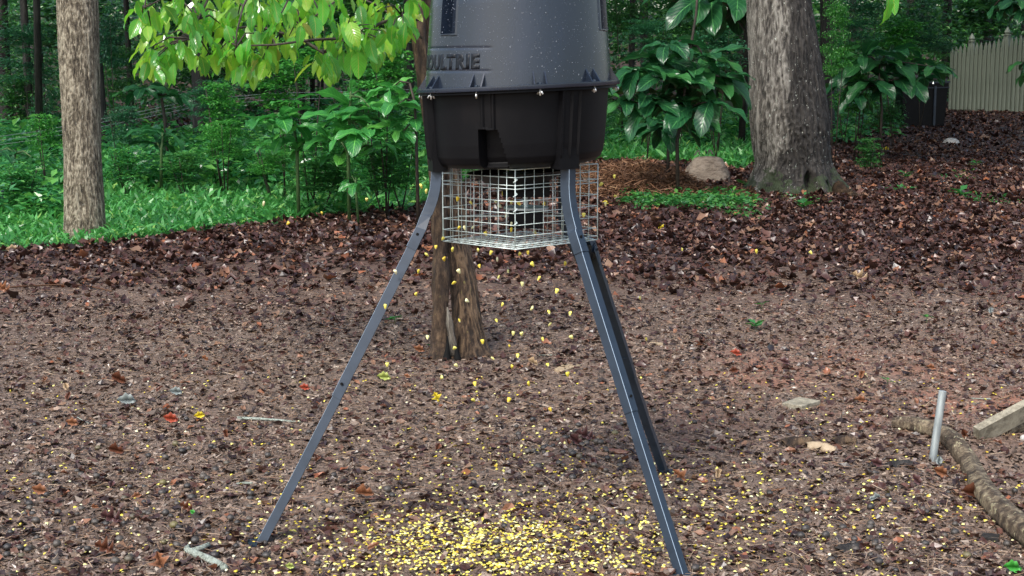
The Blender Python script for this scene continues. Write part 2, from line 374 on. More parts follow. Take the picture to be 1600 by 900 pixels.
for px, py, sx, sy, a_ in ((1180, 582, .30, .45, .9), (1530, 632, .55, .45, 1.0), (1420, 575, .9, .7, .6), (1320, 640, .5, .4, .5), (1100, 640, .5, .5, .35)):
    c = gp(px, py); clay = np.maximum(clay, a_*np.exp(-(((V[:, 0]-c.x)/sx)**2+((V[:, 1]-c.y)/sy)**2)))
clay *= np.clip(.75+fbm(V[:, 0]*6, V[:, 1]*6, 3, 4)*1.2, 0, 1)
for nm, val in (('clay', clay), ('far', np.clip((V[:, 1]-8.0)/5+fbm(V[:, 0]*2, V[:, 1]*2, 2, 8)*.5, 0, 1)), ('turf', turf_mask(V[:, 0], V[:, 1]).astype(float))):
    a_ = gm.attributes.new(nm, 'FLOAT', 'POINT'); a_.data.foreach_set('value', val.astype(np.float32))
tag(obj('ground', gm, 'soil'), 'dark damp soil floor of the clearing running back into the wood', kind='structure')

# ------------------------------------------------------------------ litter, mulch, grass (stuff)
def wedge(n, y0, y1, side=.42, pad=.5, power=1.0):
    y = (y0**2+(y1**2-y0**2)*rng.random(n))**.5 if power == 1 else y0+(y1-y0)*rng.random(n)**power
    x = (rng.random(n)*2-1)*(side*y+pad); return x, y
def stuff(name, me, mat, label, cat): return tag(obj(name, me, mat), label, cat, kind='stuff')
def lay(n, x, y, lift): return np.stack([x, y, ground_z(x, y)+lift], -1)
def CLAYF(x, y):
    r = np.zeros(len(x), bool)
    for px, py, a_, b_ in ((1180, 582, .3, .4), (1530, 632, .5, .4), (1380, 600, .5, .4)):
        c = gp(px, py); r |= (((x-c.x)/a_)**2+((y-c.y)/b_)**2+.6*fbm(x*5, y*5, 2, 77)) < 1
    return r
# mulch shreds
n = 125000; x, y = wedge(n, 3.5, 11.0, .40, .35, 1.15)
keep = rng.random(n) < np.clip((12.2-y)/2.6, 0, 1)*np.clip(.60+.8*fbm(x*1.7, y*1.7, 3, 31), .12, 1)*np.where(CLAYF(x, y), .35, 1); x, y = x[keep], y[keep]; n = len(x)
L = rng.gamma(2.2, .0050, n)+.005; L = np.minimum(L, .07)
S = np.stack([L*rng.uniform(.10, .55, n)**1.0, L, L*.55], -1)
me = scatter([(-.5, -.5, 0), (.5, -.4, .04), (.42, .5, .0), (-.4, .45, .10), (0, 0, .20)], [(0, 1, 4), (1, 2, 4), (2, 3, 4), (3, 0, 4)], lay(n, x, y, .001+rng.random(n)*.006), rot_from(rng.random(n)*6.28, rng.normal(0, .3, n), rng.normal(0, .4, n)), S)
stuff('wood_mulch', me, 'mulch', 'dark shredded wood mulch covering the near ground', 'mulch')
n = 36000; x, y = wedge(n, 3.5, 11, .40, .35, 1.15); L = rng.uniform(.02, .085, n); w_ = rng.uniform(.0011, .0026, n)
me = scatter([(-.5, -.5, 0), (.5, -.5, 0), (.9, .0, .03), (.5, .5, 0), (-.5, .5, 0), (-.1, 0, .03)], [(0, 1, 2, 5), (5, 2, 3, 4)], lay(n, x, y, .005+rng.random(n)*.008), rot_from(rng.random(n)*6.28, rng.normal(0, .16, n), rng.normal(0, .5, n)), np.stack([w_, L, L], -1))
stuff('fallen_needles', me, 'needle', 'thin pale pine needles and splinters strewn over the mulch', 'needles')
OCT = ([(1, 0, 0), (0, 1, 0), (-1, 0, 0), (0, -1, 0), (0, 0, 1), (0, 0, -.6)], [(0, 1, 4), (1, 2, 4), (2, 3, 4), (3, 0, 4), (1, 0, 5), (2, 1, 5), (3, 2, 5), (0, 3, 5)])
n = 60000; x, y = wedge(n, 3.5, 9.5, .40, .3, 1.25); s_ = rng.gamma(2.2, .0019, n)+.0018
PYR = ([(-1, -.8, -.3), (.9, -1, -.3), (1, .8, -.3), (-.8, 1, -.3), (0, 0, 1)], [(0, 1, 4), (1, 2, 4), (2, 3, 4), (3, 0, 4)])
me = scatter(*PYR, lay(n, x, y, .002), rot_from(rng.random(n)*6.28, rng.normal(0, .6, n), rng.normal(0, .6, n)), np.stack([s_*rng.uniform(.7, 1.5, n), s_, s_*rng.uniform(.5, 1, n)], -1))
stuff('soil_crumbs', me, 'crumb', 'small clods and grit lying between the mulch shreds', 'soil')
# leaf litter
n = 210000; y = 7.2+(52-7.2)*rng.random(n)**1.75; x = (rng.random(n)*2-1)*(.45*y+1.0)
px, py = topx(x, y, 0*x)
dens = np.clip(((y-7.2)/5.5)**1.7+fbm(x*1.5, y*1.5, 2, 41)*.35, .04, 1)
keep = (rng.random(n) < dens) & (~turf_mask(x, y) | (rng.random(n) < .02)); x, y = x[keep], y[keep]; n = len(x)
s_ = np.minimum(rng.gamma(4, .0125, n)+.016, .13)*np.clip(.60+y*.018, .72, 1.7)
s_ = s_*np.clip((y-5)/6, .55, 1); CUP = ([(-.10, -.55, .10), (.26, -.34, .05), (.46, .0, .26), (.28, .36, .04), (.02, .58, .20), (-.30, .30, .10), (-.50, .02, .30), (-.30, -.36, .02), (0, -.15, -.06), (.02, .2, -.05)], [(0, 1, 8), (1, 2, 8), (2, 9, 8), (2, 3, 9), (3, 4, 9), (4, 5, 9), (5, 6, 9), (6, 8, 9), (6, 7, 8), (7, 0, 8)])
m2 = rng.random(n) < .18; xa, ya, sa = x[m2], y[m2], s_[m2]*1.25; na = len(xa); x, y, s_ = x[~m2], y[~m2], s_[~m2]*.85; n = len(x)
stuff('curled_leaves', scatter(*CUP, lay(na, xa, ya, .012+rng.random(na)**2*.035*np.clip((ya-8)/4, .2, 1)), rot_from(rng.random(na)*6.28, rng.normal(0, .3, na), rng.normal(0, .35, na)), np.stack([sa*rng.uniform(.5, .9, na), sa, sa*rng.uniform(.5, 1.8, na)], -1), smooth=True), 'leaf_litter', 'larger curled brown leaves lying on top of the leaf carpet', 'leaf litter')
FLK = ([(-.45, -.5, .12), (.42, -.38, -.02), (.5, .42, .16), (-.36, .5, .0), (.02, .0, .02)], [(0, 1, 4), (1, 2, 4), (2, 3, 4), (3, 0, 4)])
me = scatter(*FLK, lay(n, x, y, .006+rng.random(n)**2.5*.04*np.clip((y-8)/4, .2, 1)), rot_from(rng.random(n)*6.28, rng.normal(0, .38, n), rng.normal(0, .45, n)), np.stack([s_*rng.uniform(.3, .85, n), s_, s_*rng.uniform(.8, 2.2, n)], -1))
stuff('leaf_litter', me, 'leaf_litter', 'thick carpet of wet brown fallen leaves behind the feeder', 'leaf litter')
n = 9000; x, y = wedge(n, 3.6, 9.6, .40, .3, 1.2); s_ = rng.uniform(.018, .05, n)
me = scatter(*CURL, lay(n, x, y, .007), rot_from(rng.random(n)*6.28, rng.normal(0, .3, n), rng.normal(0, .35, n)), np.stack([s_*.6, s_, s_], -1))
stuff('leaf_scraps', me, 'leaf_litter', 'torn scraps of brown leaf scattered on the near mulch', 'leaf litter')
# grass
n = 330000; y = 10.5+(50-10.5)*rng.random(n)**1.7; x = (rng.random(n)*2-1)*(.42*y+1.5)
k = turf_mask(x, y) & (rng.random(n) < np.clip(.72+.8*fbm(x*.9, y*.9, 3, 51), .15, 1)); x, y = x[k], y[k]; n = len(x)
tuft = np.clip(.65+.9*fbm(x*1.3, y*.8, 3, 52), .3, 1.6)
s_ = rng.uniform(.05, .14, n)*np.clip(y/14, .9, 1.7)
me = scatter(*BLADE, lay(n, x, y, rng.random(n)**1.3*.13*tuft), rot_from(rng.random(n)*6.28, rng.uniform(-.1, 1.15, n), rng.normal(0, .7, n)), np.stack([s_*1.15, s_, s_], -1))
stuff('grass', me, 'grass_blade', 'bright green stilt grass growing under the trees beyond the leaf litter', 'grass')

# leafy herbs in and behind the grass
def herbs(n, pxr, pyr, hgt, size, tmpl=LEAF2, cl=40):
    cx = rng.uniform(*pxr, max(3, n//cl)); cy = rng.uniform(*pyr, len(cx)); pts = np.array([list(gp(a, b)) for a, b in zip(cx, cy)])
    i = rng.integers(0, len(pts), n); rad = .22*np.clip(pts[i, 1]/15, .8, 2)
    a = rng.random(n)*6.28; r = rng.random(n)**.6*rad; h = hgt*(.25+.75*rng.random(n))*(1-.5*(r/rad)**2)*(.6+.6*((i*7) % 5)/4)
    P = np.stack([pts[i, 0]+r*np.cos(a), pts[i, 1]+r*np.sin(a), pts[i, 2]+h], -1)
    s = size*rng.uniform(.6, 1.25, n)*np.clip(pts[i, 1]/15, .8, 1.6)
    return P, rot_from(PI/2-a+rng.normal(0, .5, n), rng.normal(-.05, .35, n), rng.normal(0, .35, n)), s
def herb_stuff(specs, name, mat, label, cat):
    A = [herbs(*s) for s in specs]; P = np.concatenate([a[0] for a in A]); M = np.concatenate([a[1] for a in A]); S = np.concatenate([a[2] for a in A])
    stuff(name, scatter(*LEAF2, P, M, S), mat, label, cat)
herb_stuff([(3600, (-60, 110), (262, 345), .42, .13), (5400, (150, 420), (225, 300), .55, .12), (6400, (330, 690), (225, 300), .75, .13), (2600, (-80, 120), (225, 270), .7, .13), (2600, (420, 680), (205, 240), 1.1, .13), (1600, (950, 1180), (190, 235), .5, .11), (1300, (1290, 1385), (180, 205), .6, .11), (500, (200, 640), (300, 330), .15, .08), (1500, (-300, 0), (250, 330), .4, .12)],
           'leafy_herbs', 'herb_leaf', 'glossy leafy undergrowth rising at the back of the grass', 'undergrowth')
herb_stuff([(1900, (985, 1150), (306, 326), .12, .075), (160, (1150, 1175), (330, 345), .15, .05), (160, (1200, 1300), (300, 318), .05, .05), (240, (1400, 1580), (262, 320), .05, .06)],
           'low_weeds', 'weed_leaf', 'low patch of green weeds in front of the pine straw', 'weeds')

# pine straw mound
n = 8200; pxs = rng.uniform(885, 1170, n); u = rng.random(n); tl_ = np.interp(pxs, [885, 960, 1000, 1060, 1090, 1170], [262, 262, 263, 268, 290, 298]); pys = tl_+u*(306-tl_)
c0 = gp(1030, 280); bx = []
for i in range(n): bx.append(list(gp(pxs[i], pys[i]+6)))
B = np.array(bx); ex = 1-np.clip(np.abs((pxs-1025)/150), 0, 1)**3; ey = np.sin(PI*np.clip(u, 0, 1))**.7
B[:, 2] += np.interp(pxs, [900, 1000, 1060, 1095], [.30, .30, .18, .05])*ex*ey*rng.uniform(.45, 1, n)
L = rng.uniform(.10, .34, n)
TV = []; 
for j in range(5):
    v = j/4; TV += [(-.5, v-.5, .35*math.sin(PI*v)), (.5, v-.5, .35*math.sin(PI*v))]
TF = [(2*j, 2*j+1, 2*j+3, 2*j+2) for j in range(4)]
Mx = rot_from(rng.random(n)*6.28, rng.normal(0, .35, n), rng.normal(0, .8, n))
me = scatter(TV, TF, B, Mx, np.stack([rng.uniform(.007, .013, n), L, L*rng.uniform(-.6, .9, n)], -1))
stuff('pine_straw', me, 'straw', 'reddish brown heap of pine straw beside the tan sack', 'pine straw')

# ------------------------------------------------------------------ TREES
def trunk_mesh(pts, radii, rows=160, seg=160, groove=.05, lobes=0, lobe_h=.5, freq=30, holes=(), knots=(), texp=2.0, zf=14):
    P = np.array([list(p) for p in pts]); s = np.linspace(0, 1, len(P)); tt = np.linspace(0, 1, rows)**texp
    C = np.stack([np.interp(tt, s, P[:, k]) for k in range(3)], -1); rr = np.interp(tt, s, radii)
    for k in range(2):
        C[1:-1] = (C[:-2]+2*C[1:-1]+C[2:])/4; rr[1:-1] = (rr[:-2]+2*rr[1:-1]+rr[2:])/4
    ang = np.linspace(0, 2*PI, seg, endpoint=False); A, Z = np.meshgrid(ang, C[:, 2]); RR = np.repeat(rr[:, None], seg, 1)
    w = A/(2*PI)*freq; m = int(freq)
    def per(a, z, sc, zz, sd): # periodic noise round the trunk
        return vnoise(np.cos(a)*sc+50, z*zz+np.sin(a)*sc+50, sd)-.5
    g1 = 1-np.abs(per(A, Z, freq/5, 3.0, 3))*2; g2 = 1-np.abs(per(A, Z, freq/2.6, zf, 7))*2; g3 = per(A, Z, freq/1.4, zf*1.6, 13)+.5
    GR = .35*g1+.75*g2+.35*g3-.45; Rr = RR*(1+groove*(GR-.5)+.05*per(A, Z, 1.2, .9, 11))
    if lobes:
        z0 = C[0, 2]; f = np.clip(1-(Z-z0)/lobe_h, 0, 1)**2
        Rr = Rr*(1+f*(.16*np.cos(A*lobes+1.0)+.12*np.cos(A*(lobes-2)+.4)+.10))
    for ha, hz, hw, hh, dep in holes:
        d = np.exp(-(((A-ha)/hw)**2+((Z-hz)/hh)**2)**2); Rr = Rr*(1-dep*d)
    for ha, hz, hw, hh, dep in knots:
        d = np.exp(-(((A-ha)/hw)**2+((Z-hz)/hh)**2)); Rr = Rr*(1+dep*d)
    X = C[:, 0:1]+Rr*np.cos(A); Y = C[:, 1:2]+Rr*np.sin(A)
    V = np.stack([X, Y, Z], -1).reshape(-1, 3)
    i0 = np.arange(rows-1)[:, None]*seg; j = np.arange(seg)[None]; j2 = (j+1) % seg
    me = mesh(V, np.stack([i0+j, i0+j2, i0+seg+j2, i0+seg+j], -1).reshape(-1, 4), True, name='trunk')
    a_ = me.attributes.new('flake', 'FLOAT', 'POINT'); a_.data.foreach_set('value', np.clip((GR-.42)*2.1, -1, 1).ravel().astype(np.float32)); return me
# crown foliage mesh (shared) : clumps of leaves in a wide ellipsoid about the origin
def crown_mesh(seed, n=3600, rx=3.2, rz=2.0, leaf=.22):
    r = np.random.default_rng(seed); k = 60; c = r.normal(0, 1, (k, 3)); c /= np.linalg.norm(c, axis=1)[:, None]; c *= (r.random(k)**.4)[:, None]*np.array([rx, rx, rz])
    i = r.integers(0, k, n); P = c[i]+r.normal(0, 1, (n, 3))*np.array([.55, .55, .28])
    return scatter(*LEAF1, P, rot_from(r.random(n)*6.28, r.normal(-.2, .5, n), r.normal(0, .6, n)), leaf*r.uniform(.6, 1.3, n), name='crown')
CROWNS = [crown_mesh(i) for i in (1, 2, 3)]
for c_ in CROWNS: c_.materials.append(MATS['canopy_leaf'])
def add_crown(tr, x, y, z, s=1.0, k=0):
    o = obj('crown', CROWNS[k % 3], None, tr); o.location = (x, y, z); o.rotation_euler = (0, 0, R.random()*6); o.scale = (s, s, s); return o
def limbs(mb, base, z0, n, spread, r):
    for i in range(n):
        a = R.random()*6.28; zz = z0+R.random()*2.5
        mb.tube([(base[0], base[1], zz), (base[0]+math.cos(a)*spread*.4, base[1]+math.sin(a)*spread*.4, zz+.6), (base[0]+math.cos(a)*spread, base[1]+math.sin(a)*spread, zz+1.5)], [r, r*.7, r*.3], 7)

# pale left tree
Yb = gp(133, 376).y
def pxtree(rows, Y): 
    return [at(c, py, Y) for py, c, w in rows], [w/2/F*Y*1.01 for py, c, w in rows]
rows = [(384, 133, 70), (372, 133, 65), (330, 132, 61), (250, 129, 56), (150, 125, 58), (60, 122, 61), (0, 120.5, 61), (-120, 117, 60)]
P_, r_ = pxtree(rows, Yb+.15); P_[0].z = gz(P_[0].x, P_[0].y)-.08
P_ += [Vector((P_[-1].x-.1, Yb+.2, 5)), Vector((P_[-1].x-.1, Yb+.3, 11))]; r_ += [.13, .07]
lt = thing('pale_tree', 'straight tree with pale grey brown bark standing at the grass edge, leftmost big trunk', 'tree', P_[1])
obj('trunk', trunk_mesh(P_, r_, 380, 190, .055, 5, .22, freq=44, zf=24, holes=((4.9, .33, .28, .13, .10),), knots=((4.6, 1.62, .8, .02, .02),)), 'bark_pale', lt)
mb = MB(); limbs(mb, P_[-2], 6.2, 5, 2.2, .05); mb.build('limb', 'bark_pale', lt, True)
add_crown(lt, P_[1].x-1, Yb+3.5, 9.5, 1.0, 0)
# big oak right
Yo = gp(1240, 303).y
rows = [(318, 1243, 168), (303, 1242, 152), (280, 1240, 130), (255, 1238, 116), (225, 1235, 119), (190, 1233, 122), (130, 1229, 113), (60, 1222, 104), (0, 1216, 96), (-150, 1206, 92)]
P_, r_ = pxtree(rows, Yo+.3); P_[0].z = gz(P_[0].x, P_[0].y)-.12
P_ += [Vector((P_[-1].x-.2, Yo+.6, 6)), Vector((P_[-1].x, Yo+1, 13))]; r_ += [.30, .15]
ok = thing('oak_tree', 'thick old tree with dark furrowed bark, white lichen flecks and a mossy flared foot', 'tree', P_[1])
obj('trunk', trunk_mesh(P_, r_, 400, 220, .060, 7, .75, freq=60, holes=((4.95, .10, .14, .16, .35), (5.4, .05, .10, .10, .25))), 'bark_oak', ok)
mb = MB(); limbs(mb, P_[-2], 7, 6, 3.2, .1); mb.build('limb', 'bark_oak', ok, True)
add_crown(ok, P_[1].x, Yo+4, 11, 1.35, 1); add_crown(ok, P_[1].x+3.4, Yo+2, 12, 1.1, 2)
mb = MB()
for pts, rr in (([(1190, 292), (1172, 303), (1150, 309), (1128, 311)], (.10, .07, .05, .02)), ([(1300, 292), (1318, 305), (1335, 310), (1352, 311)], (.13, .09, .06, .02))):
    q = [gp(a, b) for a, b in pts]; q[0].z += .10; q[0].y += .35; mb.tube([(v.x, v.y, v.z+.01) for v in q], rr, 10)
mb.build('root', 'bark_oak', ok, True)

# forked tree behind the feeder, with dogwood-like leaves
Yd = gp(735, 556).y
def tubepx(mb, rows, Y, seg=14, fn=None, dy=0):
    n = len(rows); mb.tube([at(a, b, Y+dy*i/(n-1)) for i, (b, a, w) in enumerate(rows)], [w/2/F*Y for b, a, w in rows], seg, True, fn)
def barkfn(f=7, amp=.09):
    def fn(a, t, p): return 1+amp*(vnoise(np.cos(a)*f+40, p[2]*9+np.sin(a)*f+40, 2)-.5)*2
    return fn
def dens(rows, m=9):
    rows = np.array(rows, float); s = np.linspace(0, 1, len(rows)); t_ = np.linspace(0, 1, (len(rows)-1)*m+1)
    o = np.stack([np.interp(t_, s, rows[:, k]) for k in range(3)], -1)
    for _ in range(3): o[1:-1] = (o[:-2]+2*o[1:-1]+o[2:])/4
    return [tuple(r) for r in o]
dg = thing('forked_tree', 'slim forked tree with a split hollow trunk behind the feeder, drooping lime leaves', 'tree', (at(725, 556, Yd).x, Yd, 0))
DR = dens([(572, 738, 82), (545, 735, 56), (500, 730, 46), (440, 724, 43), (400, 719, 39), (380, 714, 42), (320, 707, 44), (230, 694, 40), (130, 678, 38), (0, 664, 36), (-150, 650, 34), (-420, 640, 28), (-900, 650, 14)], 6); nd = len(DR)
obj('trunk', trunk_mesh([at(a_, b_, Yd+.4*i/(nd-1)) for i, (b_, a_, w_) in enumerate(DR)], [w_/2/F*Yd for b_, a_, w_ in DR], 420, 120, .11, 5, .16, freq=17, texp=1.7, zf=22, holes=((4.2, .42, .30, .10, .18),)), 'bark_brown', dg)
mb.build('trunk', 'bark_brown', dg, True)
mb = MB(); tubepx(mb, dens([(568, 686, 40), (540, 687, 30), (480, 688, 24), (430, 689, 30), (400, 687, 20), (360, 687, 26), (300, 684, 24), (220, 676, 22), (140, 664, 22), (60, 655, 24), (-60, 648, 22), (-300, 620, 14)], 12), Yd-.05, 28, barkfn(6, .16), .3)
mb.build('side_stem', 'bark_brown', dg, True)
mb = MB(); tubepx(mb, dens([(556, 707, 8), (540, 708, 13), (522, 705, 9), (505, 703, 10), (490, 701, 5), (480, 699, 2)], 8), Yd-.085, 14, barkfn(11, .55)); mb.build('bare_wood', 'bare_wood', dg, True)
mb = MB(); tubepx(mb, dens([(566, 698, 16), (556, 698, 11), (540, 700, 5), (525, 699, 2)], 3), Yd-.12, 10); tubepx(mb, dens([(563, 715, 14), (552, 714, 8), (540, 713, 2)], 3), Yd-.115, 10); mb.build('hollow', 'hole_black', dg, True)
# branches: (px,py,Y)
BR = [[(655, 30, 7.7), (600, 34, 7.3), (545, 60, 7.1), (490, 62, 6.9), (430, 70, 6.9), (370, 72, 6.9)],
      [(650, -60, 7.7), (560, -70, 7.3), (470, -50, 7.1), (400, -30, 7.0), (330, -12, 6.9), (262, -6, 6.8), (226, 12, 6.8)],
      [(660, 60, 7.7), (590, 8, 7.8), (520, -20, 7.9), (440, -40, 8.0)],
      [(545, 60, 7.1), (505, 82, 7.2), (470, 60, 7.6), (400, 40, 7.7), (330, 50, 7.6), (270, 66, 7.5), (240, 78, 7.4)],
      [(400, -30, 7.0), (380, 10, 6.9), (370, 50, 6.8), (368, 90, 6.8)],
      [(650, -10, 7.6), (640, 12, 7.4), (628, 24, 7.2)], [(560, -70, 7.3), (540, -10, 7.1), (500, 20, 7.0), (470, 40, 7.0)],
      [(470, -50, 7.1), (450, 0, 6.8), (440, 20, 6.7)], [(330, -12, 6.9), (310, 30, 6.9), (300, 60, 6.9)]]
for br in BR:
    mb = MB(); n_ = len(br); mb.tube([at(*p) for p in br], [.010*(1-.75*i/n_) if len(br) > 5 else .006*(1-.6*i/n_) for i in range(n_)], 7)
    mb.build('branch', 'dark_stem', dg, True)
DL = [big_leaf(.50, -.12, .30+.12*i, .035, 5, 8, .22, 'dogwood_leaf') for i in range(3)]
for m_ in DL: m_.materials.append(MATS['dogwood_leaf'])
def face_leaf(name, mlist, parent, p, az, el, roll, size, wid=1.0):
    o = obj(name, mlist[R.randrange(len(mlist))], None, parent)
    M = rot_from(np.array([az]), np.array([el]), np.array([roll]))[0]
    M4 = Matrix([[*M[0], 0], [*M[1], 0], [*M[2], 0], [0, 0, 0, 1]])
    o.matrix_basis = Matrix.Translation(p) @ M4 @ Matrix.Diagonal((size*wid, size, size, 1)); return o
CL = [(236, 48, 5, 6), (262, 62, 4, 8), (240, 98, 6, 8), (262, 84, 5, 10), (345, 84, 6, 12), (366, 96, 6, 10), (392, 104, 5, 8), (398, 88, 6, 10), (424, 80, 5, 10), (505, 96, 5, 8), (520, 104, 4, 7), (470, 44, 6, 12), (580, 46, 6, 10), (602, 72, 5, 8), (560, 84, 4, 8), (630, 44, 5, 8), (232, 4, 7, 12), (222, 34, 3, 4), (246, 26, 4, 5), (268, 8, 6, 6), (232, 84, 8, 12), (254, 92, 7, 9), (272, 78, 7, 10), (236, 106, 3, 6), (296, 22, 6, 8), (320, 8, 6, 10), (338, 26, 6, 10), (312, 56, 6, 10), (302, 34, 5, 8),
      (280, 78, 5, 8), (312, 92, 3, 4), (328, 94, 3, 4), (290, 78, 2, 3), (345, 46, 8, 12), (360, 6, 7, 10), (372, 30, 8, 14), (360, 70, 8, 14), (384, 84, 8, 12), (372, 102, 4, 6), (398, 60, 7, 12), (406, 20, 8, 12), (420, 8, 7, 10), (410, 100, 5, 6),
      (440, 40, 7, 12), (436, 12, 6, 10), (462, 22, 7, 12), (452, 64, 5, 10), (480, 6, 6, 10), (498, 22, 7, 12), (520, 6, 7, 10), (524, 74, 8, 12), (514, 88, 5, 8), (540, 62, 7, 12), (545, 40, 5, 8), (562, 38, 6, 10), (570, 8, 8, 12),
      (582, 68, 7, 12), (596, 56, 7, 12), (600, 20, 6, 8), (610, 60, 5, 8), (622, 22, 6, 10), (642, 28, 6, 8), (645, 6, 5, 8), (392, -8, 8, 16), (300, -10, 8, 16), (500, -16, 8, 16), (600, -20, 8, 16), (350, -20, 7, 16), (450, -20, 7, 16)]
for cx, cy, nn, sprd in CL:
    Yc = R.uniform(6.7, 7.5)
    nn = max(2, round(nn*.72)) if cy > 0 else round(nn*.35)
    tip = at(cx, cy-6, Yc)
    for i in range(nn):
        p = at(cx+R.gauss(0, sprd), cy+R.gauss(0, sprd*.7)-4, Yc+R.gauss(0, .12))
        az = R.uniform(0, 6.28); el = R.uniform(-1.35, -.55)
        face_leaf('leaf', DL, dg, p, az, el, R.gauss(0, .5), R.uniform(.078, .13), R.uniform(.8, 1.15))
ex = [(c_[0]+R.gauss(0, c_[3]*1.1), c_[1]+R.gauss(0, c_[3]*.8)-6, R.uniform(7.3, 8.1)) for c_ in CL for q_ in range(7)]
Pp = np.array([list(at(*e_)) for e_ in ex]); nn_ = len(Pp); TL = [(0, 0, 0), (.17, .22, .04), (.25, .5, .04), (.14, .8, -.03), (0, 1, -.10), (-.14, .8, -.03), (-.25, .5, .04), (-.17, .22, .04), (0, .5, -.02)]
o = obj('foliage', scatter(TL, [(i, (i+1) % 8, 8) for i in range(8)], Pp, rot_from(rng.random(nn_)*6.28, rng.uniform(-1.4, -.5, nn_), rng.normal(0, .5, nn_)), rng.uniform(.07, .12, nn_)), 'dogwood_leaf', dg); o['kind'] = 'stuff'
# petiole twigs
mb = MB()
allb = [at(*p) for br in BR for p in br]
for cx, cy, nn, sprd in CL:
    c = at(cx, cy-8, 7.05); b = min(allb, key=lambda q: (q-c).length); m_ = (b+c)/2+Vector((0, 0, .03)); mb.tube([b, m_, c], [.005, .004, .002], 5)
mb.build('twig', 'dark_stem', dg, True)
add_crown(dg, at(650, -900, 8.5).x-.2, 10.2, 7.6, .25, 1)

# ------------------------------------------------------------------ magnolia saplings
ML = [big_leaf(.31, .45, .30+.25*i, .030, 7, 14, .28, 'magnolia_leaf') for i in range(3)]
for m_ in ML: m_.materials.append(MATS['magnolia_leaf'])
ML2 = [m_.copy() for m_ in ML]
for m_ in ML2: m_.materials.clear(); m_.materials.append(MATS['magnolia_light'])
SAPN = 0
def sapling(label, basepx, stem, whorls, Y, mats=ML, r=.018, group=None, name='magnolia_sapling', stemmat='dark_stem'):
    b = at(*basepx, Y); b.z = gz(b.x, Y)
    tr = thing(name, label, 'sapling', b, group)
    mb = MB(); pts = [b-Vector((0, 0, .05))]+[at(a, c, Y) for a, c in stem]; mb.tube(pts, [r*(1-.55*i/len(pts)) for i in range(len(pts))], 8)
    mb.build('stem', stemmat, tr, True); mb = MB(); tw = 0
    for (wx, wy, n_, Lpx, droop) in whorls:
        Yw = Y+R.uniform(-.35, .35); c = at(wx, wy, Yw); q = min(pts, key=lambda s: (s-c).length)
        if (q-c).length > .08: mb.tube([q, (q+c)/2+Vector((0, 0, .05)), c], [r*.6, r*.5, r*.35], 6); tw = 1
        a0 = R.random()*6.28
        for i in range(n_):
            az = a0+i*6.283/n_+R.gauss(0, .25); size = Lpx*1.22/F*Y*R.uniform(.75, 1.12)
            face_leaf('leaf', mats, tr, c, az, R.gauss(-droop*.42+.24, .20), R.gauss(0, .3), size, R.uniform(.9, 1.25))
    if tw: mb.build('twig', stemmat, tr, True)
    return tr
G1 = 'big leaved saplings under the trees'
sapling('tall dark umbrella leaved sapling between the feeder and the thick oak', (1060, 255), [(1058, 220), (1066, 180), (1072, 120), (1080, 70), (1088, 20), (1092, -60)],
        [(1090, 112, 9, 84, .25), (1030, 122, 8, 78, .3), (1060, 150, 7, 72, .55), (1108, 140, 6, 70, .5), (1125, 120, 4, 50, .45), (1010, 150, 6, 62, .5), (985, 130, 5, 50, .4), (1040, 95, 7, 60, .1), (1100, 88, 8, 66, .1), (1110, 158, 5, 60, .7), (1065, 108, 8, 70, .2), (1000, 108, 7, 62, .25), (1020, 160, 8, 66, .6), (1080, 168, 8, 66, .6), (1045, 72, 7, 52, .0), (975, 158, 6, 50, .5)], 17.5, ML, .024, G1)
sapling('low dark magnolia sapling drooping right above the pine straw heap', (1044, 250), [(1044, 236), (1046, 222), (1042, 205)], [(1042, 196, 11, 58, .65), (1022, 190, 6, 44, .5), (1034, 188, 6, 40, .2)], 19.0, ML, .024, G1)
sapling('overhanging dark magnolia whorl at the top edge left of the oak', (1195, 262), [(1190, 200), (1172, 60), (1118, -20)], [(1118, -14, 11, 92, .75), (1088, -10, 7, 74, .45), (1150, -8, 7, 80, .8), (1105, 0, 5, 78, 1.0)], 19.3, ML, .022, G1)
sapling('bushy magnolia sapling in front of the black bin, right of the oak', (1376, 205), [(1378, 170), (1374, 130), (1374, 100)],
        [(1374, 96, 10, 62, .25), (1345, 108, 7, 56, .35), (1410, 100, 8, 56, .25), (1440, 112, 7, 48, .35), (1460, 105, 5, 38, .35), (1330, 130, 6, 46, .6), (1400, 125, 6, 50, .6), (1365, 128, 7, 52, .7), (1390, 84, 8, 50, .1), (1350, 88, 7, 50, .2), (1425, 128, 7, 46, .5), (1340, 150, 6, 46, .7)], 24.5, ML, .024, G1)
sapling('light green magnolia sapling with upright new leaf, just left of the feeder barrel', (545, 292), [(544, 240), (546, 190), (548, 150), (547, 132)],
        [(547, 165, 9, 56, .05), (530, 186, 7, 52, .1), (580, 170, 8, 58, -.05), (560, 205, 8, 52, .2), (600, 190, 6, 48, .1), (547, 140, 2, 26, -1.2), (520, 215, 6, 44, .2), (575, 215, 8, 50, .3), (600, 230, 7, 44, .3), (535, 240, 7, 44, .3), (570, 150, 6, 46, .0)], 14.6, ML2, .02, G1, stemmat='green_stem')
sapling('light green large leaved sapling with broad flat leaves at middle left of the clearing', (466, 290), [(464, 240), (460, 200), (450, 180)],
        [(438, 184, 9, 50, .05), (464, 198, 8, 46, .1), (410, 190, 6, 42, .1), (480, 218, 7, 42, .3), (455, 160, 3, 34, -.7), (440, 215, 7, 42, .35), (465, 235, 5, 36, -.4)], 14.8, ML2, .02, G1, stemmat='green_stem')
